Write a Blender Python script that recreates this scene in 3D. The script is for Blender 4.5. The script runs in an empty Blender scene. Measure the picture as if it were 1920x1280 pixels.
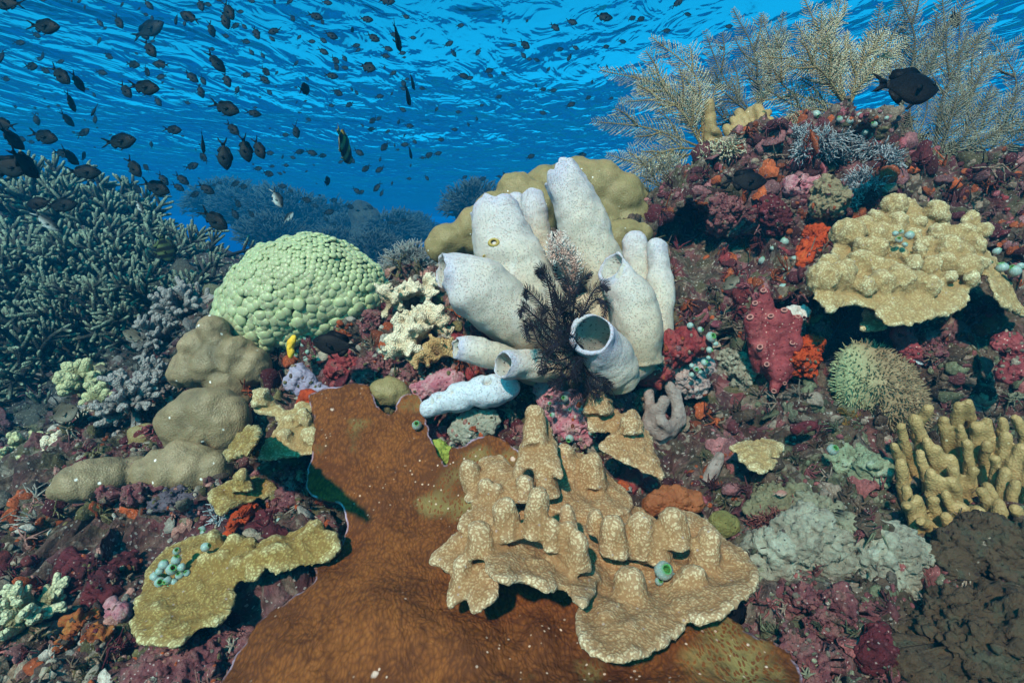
import bpy, bmesh, math, random
import numpy as np
from mathutils import Vector, Matrix
from mathutils.bvhtree import BVHTree
from mathutils.geometry import delaunay_2d_cdt

scene = bpy.context.scene
COL = scene.collection
R = math.radians
rng = np.random.RandomState(11)
random.seed(11)

# ------------------------------------------------------------------ camera
TILT = R(11.3)
FOC = 1000.0                                   # focal length in photo pixels (1920 wide)
cam_d = bpy.data.cameras.new('camera')
cam = bpy.data.objects.new('camera', cam_d)
COL.objects.link(cam)
cam.location = (0, 0, 0)
cam.rotation_euler = (math.pi / 2 - TILT, 0, 0)
cam_d.sensor_width = 36.0
cam_d.lens = 36.0 * FOC / 1920.0
cam_d.clip_start = 0.01
cam_d.clip_end = 500.0
scene.camera = cam

# ------------------------------------------------------------------ world, sun, exposure
SUN_EL, SUN_AZ = R(43), R(-20)                 # azimuth measured from straight behind the camera
sun_dir = Vector((math.sin(SUN_AZ) * math.cos(SUN_EL), -math.cos(SUN_AZ) * math.cos(SUN_EL), math.sin(SUN_EL)))
w = bpy.data.worlds.new('World')
scene.world = w
w.use_nodes = True
wn = w.node_tree.nodes
sky = wn.new('ShaderNodeTexSky')
sky.sky_type = 'NISHITA'
sky.sun_disc = False
sky.dust_density = 2.0
sky.air_density = 0.6
sky.ozone_density = 3.0
sky.sun_elevation = SUN_EL
sky.sun_rotation = math.atan2(sun_dir.x, sun_dir.y)
tintn = wn.new('ShaderNodeMix'); tintn.data_type = 'RGBA'; tintn.blend_type = 'MULTIPLY'   # daylight under water has lost its red
tintn.inputs['Factor'].default_value = 1.0; tintn.inputs['B'].default_value = (.04, 1.16, 1.10, 1)
w.node_tree.links.new(sky.outputs[0], tintn.inputs['A'])
w.node_tree.links.new(tintn.outputs['Result'], wn['Background'].inputs[0])
wn['Background'].inputs[1].default_value = 0.145
sl = bpy.data.lights.new('sun', 'SUN')
sl.energy = 5.0
sl.angle = R(2.0)
sl.color = (1.0, 0.63, 0.47)
so = bpy.data.objects.new('sun', sl)
COL.objects.link(so)
so.rotation_euler = sun_dir.to_track_quat('Z', 'Y').to_euler()
scene.view_settings.view_transform = 'Standard'
scene.view_settings.look = 'None'
scene.view_settings.exposure = 0.8
scene.view_settings.gamma = 1.0
scene.cycles.use_denoising = True
scene.cycles.max_bounces = 6
scene.cycles.diffuse_bounces = 2
scene.cycles.glossy_bounces = 2
scene.cycles.transmission_bounces = 3
scene.cycles.volume_bounces = 1
scene.cycles.transparent_max_bounces = 8
scene.cycles.caustics_reflective = False
scene.cycles.caustics_refractive = False

# ------------------------------------------------------------------ camera geometry helpers (where a thing stands in the place)
CF = np.array([0, math.cos(TILT), -math.sin(TILT)])
CU = np.array([0, math.sin(TILT), math.cos(TILT)])
CX = np.array([1.0, 0, 0])

def P(px, py, d):
    """point seen at photo pixel (px, py) at distance d metres in front of the camera"""
    px = np.asarray(px, float); py = np.asarray(py, float); d = np.asarray(d, float)
    return (d[..., None] * (CF + ((px - 960) / FOC)[..., None] * CX + ((640 - py) / FOC)[..., None] * CU))

# ------------------------------------------------------------------ noise
_r = np.random.RandomState(5)
_perm = _r.permutation(256); _perm = np.concatenate([_perm, _perm, _perm])
_g = _r.normal(size=(256, 3)); _g /= np.linalg.norm(_g, axis=1)[:, None]

def pn(p):
    p = np.asarray(p, float)
    i = np.floor(p).astype(int); f = p - i; i &= 255
    u = f * f * f * (f * (f * 6 - 15) + 10)
    out = 0
    for dx in (0, 1):
        wx = u[:, 0] if dx else 1 - u[:, 0]
        for dy in (0, 1):
            wy = u[:, 1] if dy else 1 - u[:, 1]
            for dz in (0, 1):
                wz = u[:, 2] if dz else 1 - u[:, 2]
                h = _perm[_perm[_perm[i[:, 0] + dx] + i[:, 1] + dy] + i[:, 2] + dz] & 255
                g = _g[h]
                out = out + wx * wy * wz * (g[:, 0] * (f[:, 0] - dx) + g[:, 1] * (f[:, 1] - dy) + g[:, 2] * (f[:, 2] - dz))
    return out * 1.6

def fbm(p, s, octv=4, gain=0.5, off=0.0):
    p = np.asarray(p, float) * s + off
    a = 1.0; t = 0; 
    for k in range(octv):
        t = t + a * pn(p); p = p * 2.03 + 17.3; a *= gain
    return t

def ridged(p, s, octv=3, off=0.0):
    p = np.asarray(p, float) * s + off
    a = 1.0; t = 0
    for k in range(octv):
        t = t + a * (1 - 2 * np.abs(pn(p))); p = p * 2.1 + 9.1; a *= 0.5
    return t

def sst(a, b, x):
    t = np.clip((x - a) / (b - a), 0, 1)
    return t * t * (3 - 2 * t)

def _tps(r): return r * r * np.log(r + 1e-9)
def in_poly(pts, poly):
    x, y = pts[:, 0], pts[:, 1]; r = np.zeros(len(pts), bool)
    xj, yj = poly[-1]
    for xi, yi in poly:
        with np.errstate(divide='ignore', invalid='ignore'):
            r ^= ((yi > y) != (yj > y)) & (x < (xj - xi) * (y - yi) / (yj - yi + 1e-12) + xi)
        xj, yj = xi, yi
    return r

def tps2(ctrl, reg=1.0):
    c = np.asarray(ctrl, float); x, y, z = c[:, 0] / 100, c[:, 1] / 100, c[:, 2]
    if len(c) == 1: return lambda px, py: np.full(np.shape(px), z[0])
    if len(c) < 4:
        A = np.stack([np.ones_like(x), x, y], 1); s = np.linalg.lstsq(A, z, rcond=None)[0]
        return lambda px, py: s[0] + s[1] * px / 100 + s[2] * py / 100
    A = _tps(np.hypot(x[:, None] - x, y[:, None] - y)) + np.eye(len(x)) * reg
    B = np.stack([np.ones_like(x), x, y], 1)
    s = np.linalg.solve(np.block([[A, B], [B.T, np.zeros((3, 3))]]), np.concatenate([z, [0, 0, 0]]))
    return lambda px, py: _tps(np.hypot(px[:, None] / 100 - x, py[:, None] / 100 - y)) @ s[:-3] + s[-3] + s[-2] * px / 100 + s[-1] * py / 100

# ------------------------------------------------------------------ mesh helpers
def build_mesh(name, V, Fs, attrs=None, smooth=True):
    me = bpy.data.meshes.new(name)
    V = np.asarray(V, np.float32)
    Fs = [np.asarray(f, np.int32) for f in (Fs if isinstance(Fs, list) else [Fs]) if len(f)]
    me.vertices.add(len(V)); me.vertices.foreach_set('co', V.ravel())
    tot = np.concatenate([np.full(len(f), f.shape[1], np.int32) for f in Fs])
    idx = np.concatenate([f.ravel() for f in Fs])
    me.loops.add(len(idx)); me.loops.foreach_set('vertex_index', idx)
    me.polygons.add(len(tot))
    st = np.concatenate([[0], np.cumsum(tot)[:-1]]).astype(np.int32)
    me.polygons.foreach_set('loop_start', st)
    me.polygons.foreach_set('use_smooth', np.full(len(tot), smooth))
    for k, a in (attrs or {}).items():
        a = np.asarray(a, np.float32)
        if a.ndim == 1:
            at = me.attributes.new(k, 'FLOAT', 'POINT'); at.data.foreach_set('value', a)
        else:
            at = me.attributes.new(k, 'FLOAT_COLOR', 'POINT')
            at.data.foreach_set('color', np.concatenate([a, np.ones((len(a), 1), np.float32)], 1).ravel())
    me.update(calc_edges=True)
    me.validate()
    return me

def wloc(o):
    c = np.zeros(3)
    while o is not None: c = c + np.array(o.location); o = o.parent
    return c

def obj(name, V, Fs, mat=None, parent=None, attrs=None, smooth=True):
    c = None
    if not isinstance(V, bpy.types.Mesh):
        V = np.asarray(V, float)
        c = wloc(parent) if parent is not None else np.array([V[:, 0].mean(), V[:, 1].mean(), V[:, 2].min()])
        V = V - c
    me = V if isinstance(V, bpy.types.Mesh) else build_mesh(name, V, Fs, attrs, smooth)
    o = bpy.data.objects.new(name, me)
    if c is not None and parent is None: o.location = Vector(c)
    COL.objects.link(o)
    if mat is not None and not len(me.materials): me.materials.append(mat)
    if parent is not None:
        o.parent = parent
    return o

def tag(o, label=None, cat=None, group=None, kind=None):
    if label: o['label'] = label
    if cat: o['category'] = cat
    if group: o['group'] = group
    if kind: o['kind'] = kind
    return o

def empty(name, loc, label, cat, group=None):
    o = bpy.data.objects.new(name, None); COL.objects.link(o)
    o.empty_display_size = 0.02
    o.location = Vector(loc)
    return tag(o, label, cat, group)

class MB:
    """collects pieces of one mesh"""
    def __init__(s): s.V = []; s.F = {3: [], 4: []}; s.A = {}; s.n = 0
    def add(s, V, Fs, **at):
        V = np.asarray(V, float)
        for f in (Fs if isinstance(Fs, list) else [Fs]):
            f = np.asarray(f)
            if len(f): s.F[f.shape[1]].append(f + s.n)
        s.V.append(V)
        for k, a in at.items():
            a = np.asarray(a, float)
            if a.ndim == 0: a = np.full(len(V), float(a))
            elif a.ndim == 1 and len(a) == 3 and len(V) != 3: a = np.tile(a, (len(V), 1))
            s.A.setdefault(k, []).append(a)
        s.n += len(V); return s
    def arr(s):
        V = np.concatenate(s.V)
        return V, [np.concatenate(f) for f in s.F.values() if f], {k: np.concatenate(a) for k, a in s.A.items()}
    def build(s, name, mat, parent=None, smooth=True):
        V, F, A = s.arr()
        return obj(name, V, F, mat, parent, A, smooth)

def norm(v):
    v = np.asarray(v, float); return v / (np.linalg.norm(v, axis=-1, keepdims=True) + 1e-12)

def spline(pts, n):
    """Catmull-Rom through pts (k, m) resampled to n"""
    p = np.asarray(pts, float)
    if len(p) == 2: return p[0] + (p[1] - p[0]) * np.linspace(0, 1, n)[:, None]
    q = np.vstack([2 * p[0] - p[1], p, 2 * p[-1] - p[-2]])
    t = np.linspace(0, len(p) - 1 - 1e-9, n); i = t.astype(int); f = (t - i)[:, None]
    a, b, c, d = q[i], q[i + 1], q[i + 2], q[i + 3]
    return 0.5 * (2 * b + (c - a) * f + (2 * a - 5 * b + 4 * c - d) * f ** 2 + (3 * b - a - 3 * c + d) * f ** 3)

def frames(path):
    path = np.asarray(path, float)
    T = norm(np.gradient(path, axis=0))
    ref = np.array([0, 0, 1.0]) if abs(T[0, 2]) < 0.9 else np.array([1.0, 0, 0])
    N = np.zeros_like(T); x = norm(np.cross(ref, T[0])); N[0] = x
    for i in range(1, len(T)):
        x = N[i - 1] - T[i] * np.dot(N[i - 1], T[i]); N[i] = norm(x)
    return T, N, np.cross(T, N)

def tube(path, rad, seg=8, cap=(True, True), ell=None):
    path = np.asarray(path, float); n = len(path)
    rad = np.broadcast_to(np.asarray(rad, float), (n,))
    T, N, B = frames(path)
    a = np.linspace(0, 2 * math.pi, seg, endpoint=False)
    V = path[:, None] + rad[:, None, None] * (np.cos(a)[None, :, None] * N[:, None] + np.sin(a)[None, :, None] * B[:, None] * (1 if ell is None else ell))
    V = V.reshape(-1, 3)
    i = np.arange(n - 1)[:, None] * seg; j = np.arange(seg)[None]; k = (j + 1) % seg
    F = np.stack([i + j, i + k, i + seg + k, i + seg + j], -1).reshape(-1, 4)
    tri = []
    if cap[0]:
        V = np.vstack([V, path[:1]]); c = len(V) - 1
        tri += [(c, (q + 1) % seg, q) for q in range(seg)]
    if cap[1]:
        V = np.vstack([V, path[-1:]]); c = len(V) - 1; b = (n - 1) * seg
        tri += [(c, b + q, b + (q + 1) % seg) for q in range(seg)]
    return V, [F, np.array(tri, int).reshape(-1, 3)]

def rtube(path, rad, seg=8, hemi=5):
    """tube with a rounded far end"""
    path = np.asarray(path, float); rad = np.asarray(rad, float)
    t = norm(path[-1] - path[-2]); r = rad[-1]
    th = np.linspace(0, math.pi / 2, hemi + 1)[1:-1]
    ext = path[-1] + t * (r * np.sin(th))[:, None]
    path = np.vstack([path, ext, path[-1] + t * r * 0.99]); rad = np.concatenate([rad, r * np.cos(th), [r * 0.12]])
    return tube(path, rad, seg)

_ico = {}
def ico(k):
    if k not in _ico:
        bm = bmesh.new(); bmesh.ops.create_icosphere(bm, subdivisions=k, radius=1)
        V = np.array([v.co[:] for v in bm.verts]); F = np.array([[v.index for v in f.verts] for f in bm.faces]); bm.free()
        _ico[k] = (norm(V), F)
    return _ico[k]

def smin(d, k):
    m = d.min(0)
    return m - k * np.log(np.exp(-(d - m) / k).sum(0))

def star_blob(c, S, k, sub=5, it=40):
    """one skin over the union of balls S (x, y, z, r), seen from the inner point c"""
    c = np.asarray(c, float); S = np.asarray(S, float)
    D, F = ico(sub)
    t = np.full(len(D), (np.linalg.norm(S[:, :3] - c, axis=1) + S[:, 3]).max() * 1.15)
    for _ in range(it):
        p = c + D * t[:, None]
        d = smin(np.linalg.norm(p[None] - S[:, None, :3], axis=2) - S[:, None, 3], k)
        t = np.maximum(t - d * 0.9, 1e-4)
    return c + D * t[:, None], F

def vnormals(V, Fs):
    N = np.zeros_like(V)
    for f in (Fs if isinstance(Fs, list) else [Fs]):
        n = np.cross(V[f[:, 1]] - V[f[:, 0]], V[f[:, 2]] - V[f[:, 0]])
        for q in range(f.shape[1]): np.add.at(N, f[:, q], n)
    return norm(N)

def voxel_join(pieces, voxel, smooth_it=2):
    """pieces [(V, Fs)] grown together into one skin"""
    mb = MB()
    for V, F in pieces: mb.add(V, F)
    V, F, _ = mb.arr()
    me = build_mesh('tmp', V, F)
    o = bpy.data.objects.new('tmp', me); COL.objects.link(o)
    m = o.modifiers.new('r', 'REMESH'); m.mode = 'VOXEL'; m.voxel_size = voxel
    if smooth_it:
        s = o.modifiers.new('s', 'SMOOTH'); s.factor = 0.5; s.iterations = smooth_it
    dg = bpy.context.evaluated_depsgraph_get()
    e = o.evaluated_get(dg); m2 = e.to_mesh()
    n = len(m2.vertices); co = np.zeros(n * 3, np.float32); m2.vertices.foreach_get('co', co)
    q = np.zeros(len(m2.polygons), np.int32); m2.polygons.foreach_get('loop_total', q)
    li = np.zeros(len(m2.loops), np.int32); m2.loops.foreach_get('vertex_index', li)
    F4 = li.reshape(-1, 4) if (q == 4).all() else None
    if F4 is None:
        st = np.concatenate([[0], np.cumsum(q)[:-1]])
        F4 = [np.array([li[s:s + 4] for s, c in zip(st, q) if c == 4]), np.array([li[s:s + 3] for s, c in zip(st, q) if c == 3])]
    e.to_mesh_clear(); bpy.data.objects.remove(o); bpy.data.meshes.remove(me)
    return co.reshape(-1, 3).astype(float), (F4 if isinstance(F4, list) else [F4])

# ------------------------------------------------------------------ materials
class NT:
    def __init__(s, name):
        s.m = bpy.data.materials.new(name); s.m.use_nodes = True
        s.t = s.m.node_tree; s.b = s.t.nodes['Principled BSDF']; s.out = s.t.nodes['Material Output']
        s.b.inputs['Roughness'].default_value = 0.7
        s.b.inputs['Specular IOR Level'].default_value = 0.25
        s.c = s.new('ShaderNodeTexCoord').outputs['Object']
    def new(s, t, **k):
        n = s.t.nodes.new(t)
        for a, v in k.items(): setattr(n, a, v)
        return n
    def set(s, sock, v):
        if isinstance(v, bpy.types.NodeSocket): s.t.links.new(v, sock)
        elif v is not None: sock.default_value = v if not (isinstance(v, tuple) and len(v) == 3 and sock.type == 'RGBA') else (*v, 1)
    def noise(s, scale, detail=4, rough=0.55, dist=0.0, co=None, col=False):
        n = s.new('ShaderNodeTexNoise'); s.set(n.inputs['Vector'], co or s.c)
        n.inputs['Scale'].default_value = scale; n.inputs['Detail'].default_value = detail
        n.inputs['Roughness'].default_value = rough; n.inputs['Distortion'].default_value = dist
        return n.outputs['Color' if col else 'Fac']
    def vor(s, scale, feature='F1', out='Distance', co=None, rand=1.0):
        n = s.new('ShaderNodeTexVoronoi', feature=feature); s.set(n.inputs['Vector'], co or s.c)
        n.inputs['Scale'].default_value = scale; n.inputs['Randomness'].default_value = rand
        return n.outputs[out]
    def warp(s, scale, amt):
        n = s.noise(scale, 2, col=True)
        a = s.new('ShaderNodeVectorMath', operation='SUBTRACT'); s.set(a.inputs[0], n); a.inputs[1].default_value = (.5, .5, .5)
        b = s.new('ShaderNodeVectorMath', operation='SCALE'); s.set(b.inputs[0], a.outputs[0]); b.inputs['Scale'].default_value = amt
        c = s.new('ShaderNodeVectorMath', operation='ADD'); s.set(c.inputs[0], s.c); s.set(c.inputs[1], b.outputs[0])
        return c.outputs[0]
    def ramp(s, fac, stops, interp='LINEAR'):
        n = s.new('ShaderNodeValToRGB'); n.color_ramp.interpolation = interp
        e = n.color_ramp.elements
        while len(e) < len(stops): e.new(0.5)
        for el, (p, c) in zip(e, stops):
            el.position = p; el.color = (c, c, c, 1) if isinstance(c, (int, float)) else (*c, 1)
        s.set(n.inputs[0], fac); return n.outputs['Color']
    def mix(s, fac, a, b, mode='MIX'):
        n = s.new('ShaderNodeMix', data_type='RGBA', blend_type=mode)
        s.set(n.inputs['Factor'], fac); s.set(n.inputs['A'], a); s.set(n.inputs['B'], b)
        return n.outputs['Result']
    def math(s, op, a, b=None, clamp=False):
        n = s.new('ShaderNodeMath', operation=op, use_clamp=clamp)
        s.set(n.inputs[0], a); s.set(n.inputs[1], b); return n.outputs[0]
    def attr(s, name, col=False):
        n = s.new('ShaderNodeAttribute', attribute_name=name)
        return n.outputs['Color' if col else 'Fac']
    def bump(s, h, strength=0.5, dist=0.002, prev=None):
        n = s.new('ShaderNodeBump'); n.inputs['Strength'].default_value = strength; n.inputs['Distance'].default_value = dist
        s.set(n.inputs['Height'], h)
        if prev is not None: s.set(n.inputs['Normal'], prev)
        return n.outputs[0]
    def done(s, col=None, rough=None, nor=None, **k):
        if col is not None: s.set(s.b.inputs['Base Color'], col)
        if rough is not None: s.set(s.b.inputs['Roughness'], rough)
        if nor is not None: s.set(s.b.inputs['Normal'], nor)
        for a, v in k.items(): s.set(s.b.inputs[a.replace('_', ' ')], v)
        return s.m
# ------------------------------------------------------------------ water surface overhead, seen from below
def water_material():
    t = NT('water_surface')
    geo = t.new('ShaderNodeNewGeometry')
    mp = t.new('ShaderNodeMapping'); t.set(mp.inputs['Vector'], t.c)
    mp.inputs['Rotation'].default_value = (0, 0, R(4)); mp.inputs['Scale'].default_value = (1.0, 0.5, 1.0)
    h = t.math('ADD', t.noise(1.4, 3, 0.45, 0.7, co=mp.outputs[0]), t.math('MULTIPLY', t.noise(0.33, 3, 0.5, 0.5, co=mp.outputs[0]), 2.2))
    nb = t.bump(h, 1.0, WAVE)
    fr = t.new('ShaderNodeFresnel'); fr.inputs['IOR'].default_value = WIOR; t.set(fr.inputs['Normal'], nb)
    tr = t.new('ShaderNodeBsdfTransparent'); tr.inputs['Color'].default_value = (.92, .98, 1, 1)
    gl = t.new('ShaderNodeBsdfGlossy'); gl.inputs['Color'].default_value = (0.55, 0.92, 1.0, 1); gl.inputs['Roughness'].default_value = 0.12
    t.set(gl.inputs['Normal'], nb)
    ms = t.new('ShaderNodeMixShader'); t.set(ms.inputs[0], fr.outputs[0]); t.set(ms.inputs[1], tr.outputs[0]); t.set(ms.inputs[2], gl.outputs[0])
    t.set(t.out.inputs['Surface'], ms.outputs[0])
    return t.m
WIOR, WAVE = 1.040, 0.22
wz = 4.6
gx, gy = np.meshgrid(np.linspace(-90, 90, 121), np.linspace(-40, 140, 121))
n = 121
V = np.stack([gx.ravel(), gy.ravel(), np.full(n * n, wz)], 1)
V[:, 2] += 0.25 * pn(V * [0.12, 0.2, 0.0] + 3.3)
ii = np.arange(n * n).reshape(n, n)
F = np.stack([ii[:-1, :-1], ii[:-1, 1:], ii[1:, 1:], ii[1:, :-1]], -1).reshape(-1, 4)
tag(obj('water_surface', V, F, water_material()), 'rippled water surface seen from below', 'water', kind='structure')

# ------------------------------------------------------------------ the water itself: haze box round camera and scene
def box(x0, x1, y0, y1, z0, z1):
    V = np.array([(x, y, z) for z in (z0, z1) for y in (y0, y1) for x in (x0, x1)], float)
    F = np.array([(0, 2, 3, 1), (4, 5, 7, 6), (0, 1, 5, 4), (2, 6, 7, 3), (0, 4, 6, 2), (1, 3, 7, 5)])
    return V, F
hm = bpy.data.materials.new('haze'); hm.use_nodes = True
hn = hm.node_tree; hn.nodes.remove(hn.nodes['Principled BSDF'])
pv = hn.nodes.new('ShaderNodeVolumePrincipled')
pv.inputs['Color'].default_value = (0.002, 0.056, 0.12, 1)
pv.inputs['Absorption Color'].default_value = (0.14, 0.60, 0.84, 1)
pv.inputs['Density'].default_value = 0.20
pv.inputs['Anisotropy'].default_value = 0.0
hn.links.new(pv.outputs[0], hn.nodes['Material Output'].inputs['Volume'])
hv, hf = box(-60, 60, -8, 90, -4.2, 1.75)
tag(obj('haze', hv, hf, hm, smooth=False), 'blue water haze', 'water', kind='stuff')

# ------------------------------------------------------------------ reef terrain
SL = R(42)
PE1 = np.array([1.0, 0, 0]); PE2 = np.array([0, math.cos(SL), math.sin(SL)]); PN = np.array([0, -math.sin(SL), math.cos(SL)])
CTRL = np.array([
 (-300,1400,.75),(0,1300,.66),(300,1300,.60),(600,1300,.53),(960,1300,.49),(1300,1300,.50),(1600,1300,.52),(1920,1300,.55),(2300,1350,.6),
 (-200,1100,.85),(0,1100,.76),(250,1100,.76),(500,1100,.74),(750,1100,.66),(1000,1150,.66),(1300,1130,.70),(1500,1060,.66),(1700,1060,.63),(1920,1100,.60),(2200,1100,.62),
 (-200,950,1.1),(0,950,.98),(200,920,.95),(400,900,.92),(600,900,.88),(750,900,.84),(1000,900,.80),(1250,880,.98),(1450,900,.80),(1650,900,.82),(1780,900,.90),(1900,950,.86),(2200,900,.85),
 (-200,780,1.6),(0,780,1.42),(200,800,1.25),(400,740,1.14),(550,740,1.05),(750,740,1.0),(960,740,.95),(1150,740,.93),(1300,740,1.04),(1500,760,.95),(1750,800,.99),(1920,800,1.0),(2200,800,.9),
 (-300,620,2.1),(0,620,1.95),(200,620,1.75),(350,620,1.5),(560,620,1.22),(760,600,1.14),(960,580,1.08),(1150,560,1.08),(1300,600,1.12),(1450,600,1.08),(1700,600,1.06),(1920,620,1.0),(2200,600,1.0),
 (-300,480,2.6),(0,480,2.4),(200,470,2.3),(400,500,2.1),(520,540,1.7),(700,540,1.5),(830,500,1.42),(1000,460,1.36),(1200,430,1.28),(1320,500,1.28),(1550,480,1.12),(1800,500,1.08),(2200,450,1.1),
 (1240,370,1.38),(1400,340,1.25),(1600,330,1.2),(1850,330,1.18),(2200,320,1.2),
 (1310,305,1.44),(1450,265,1.42),(1600,245,1.40),(1800,310,1.34),(2050,270,1.3),
 (-300,330,3.1),(0,380,3.0),(200,390,3.0),(350,450,2.9),(450,490,2.6)])
cw = P(CTRL[:, 0], CTRL[:, 1], CTRL[:, 2])
cw = np.vstack([cw, [(0, 2.1, -.35), (.5, 2.3, -.3), (1.1, 2.5, -.2), (1.8, 2.5, -.2), (-.5, 2.4, -.45), (-1, 3.2, -.4), (-2, 4.0, -.3), (-3.4, 4, -.2), (0.0, 3.2, -.7), (1.5, 3.4, -.7), (3, 3, -.5)]])
cu, cv, ch = cw @ PE1, cw @ PE2, cw @ PN
_A = _tps(np.hypot(cu[:, None] - cu, cv[:, None] - cv)) + np.eye(len(cu)) * 2e-3
_B = np.stack([np.ones_like(cu), cu, cv], 1); _k = len(cu)
_W = np.linalg.solve(np.block([[_A, _B], [_B.T, np.zeros((3, 3))]]), np.concatenate([ch, [0, 0, 0]]))
def base_h(u, v):
    out = np.zeros(len(u))
    for s in range(0, len(u), 60000):
        e = slice(s, s + 60000)
        out[e] = _tps(np.hypot(u[e, None] - cu, v[e, None] - cv)) @ _W[:_k] + _W[_k] + _W[_k + 1] * u[e] + _W[_k + 2] * v[e]
    return out
# hollows and caves: pixel, distance, radius (m), depth (m)
HOLES = [(1300,500,1.25,.085,.26),(1255,885,.95,.085,.20),(540,1110,.74,.08,.10),(960,1130,.66,.06,.06),(1345,725,1.06,.075,.20),(1640,615,1.05,.09,.18),(1880,620,1.0,.05,.12),(1730,1120,.66,.03,.05),(100,920,1.0,.06,.10),
         (40,900,1.05,.12,.15),(420,1060,.8,.07,.06),(1620,720,.98,.10,.08),(1830,540,1.08,.05,.10),(1400,1180,.66,.05,.06),(250,1010,.85,.05,.05),(60,640,1.9,.2,.12),(150,1030,.85,.06,.12),(335,1010,.82,.045,.10),(60,1115,.74,.05,.12),(1445,985,.80,.04,.09),(1600,1130,.68,.04,.09),(1820,905,.92,.05,.12),(1480,620,1.08,.05,.12),(1420,480,1.2,.05,.14),(1590,330,1.2,.05,.12)]
def axis(segs):
    return np.concatenate([np.arange(a, b, s) for a, b, s in segs])
us = axis([(-4.0, -1.9, .03), (-1.9, -1.0, .011), (-1.0, 1.25, .0052), (1.25, 2.4, .015)])
vs = axis([(-.35, -.1, .02), (-.1, 1.15, .0052), (1.15, 1.6, .01), (1.6, 3.4, .03)])
uu, vv = np.meshgrid(us, vs); u, v = uu.ravel(), vv.ravel()
h = base_h(u, v)
b0 = u[:, None] * PE1 + v[:, None] * PE2 + h[:, None] * PN
det = sst(1.9, 1.2, np.abs(u)) * sst(1.9, 1.2, v) * .75 + .25
big = .050 * fbm(b0, 3.2, 2)
lump = .034 * np.abs(fbm(b0, 9.0, 3, off=4.4)) * 1.6
crag = .016 * ridged(b0, 24.0, 3, off=9.9)
fine = .006 * fbm(b0, 75.0, 3, .6, off=2.2)
h = h + big + det * (lump - .02 + crag - .008 + fine)
Vt = u[:, None] * PE1 + v[:, None] * PE2 + h[:, None] * PN
# overhanging ledges: push sideways along the slope
Vt = Vt + det[:, None] * .018 * np.stack([fbm(b0, 14, 2, off=31), fbm(b0, 14, 2, off=55), fbm(b0, 14, 2, off=77)], 1)
# caves run inwards and up under their own lip
for px, py, d, r, dep in HOLES:
    c = P(px, py, d)
    g = np.exp(-(((u - c @ PE1) ** 2 + (v - c @ PE2) ** 2) / (r * r)) ** 1.6)
    Vt = Vt + (dep * g)[:, None] * np.array([.05, .82, .42])
# the rock lies behind the big plate coral that grows over it
PLATE_OUT = [(584,752),(618,737),(684,727),(700,745),(716,772),(738,782),(754,752),(786,748),(800,790),(812,830),(830,872),(840,880),(846,850),(868,848),(885,838),(925,828),(980,860),(1040,960),(1090,1080),(1180,1150),(1300,1150),(1372,1182),(1405,1212),(1452,1228),(1480,1246),(1486,1330),(1200,1370),(900,1370),(430,1370),(440,1268),(470,1224),(505,1176),(560,1140),(600,1108),(597,1062),(640,1020),(650,962),(606,948),(580,920),(592,868),(602,822),(594,780)]
PLATE_DEP = [(680,735,.92),(600,850,.86),(640,940,.80),(800,800,.89),(900,850,.83),(740,1000,.74),(560,1150,.66),(480,1330,.56),(960,1340,.48),(1250,1330,.485),(1470,1260,.53),(1000,1100,.66),(1250,1170,.60),(850,1150,.62)]
dv = Vt @ CF; pxv = np.stack([960 + FOC * Vt[:, 0] / np.maximum(dv, .05), 640 - FOC * (Vt @ CU) / np.maximum(dv, .05)], 1)
_po = np.array(PLATE_OUT, float); _pc = _po.mean(0)
cand = np.where((dv > .05) & (np.abs(pxv[:, 0] - 950) < 700) & (pxv[:, 1] > 660) & (pxv[:, 1] < 1500))[0]
dm = np.full(len(cand), 1e9); 
for q_ in spline(np.vstack([_po, _po[:1]]), 260): dm = np.minimum(dm, np.hypot(*(pxv[cand] - q_).T))
sd = np.where(in_poly(pxv[cand], _po), -dm, dm)
need = tps2(PLATE_DEP)(pxv[cand, 0], pxv[cand, 1]) + .026
wgt = sst(22, 0, sd)
fac = 1 + (np.maximum(need / dv[cand], 1) - 1) * wgt
Vt[cand] *= fac[:, None]
ii = np.arange(len(u)).reshape(uu.shape)
Ft = np.stack([ii[:-1, :-1], ii[:-1, 1:], ii[1:, 1:], ii[1:, :-1]], -1).reshape(-1, 4)

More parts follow.
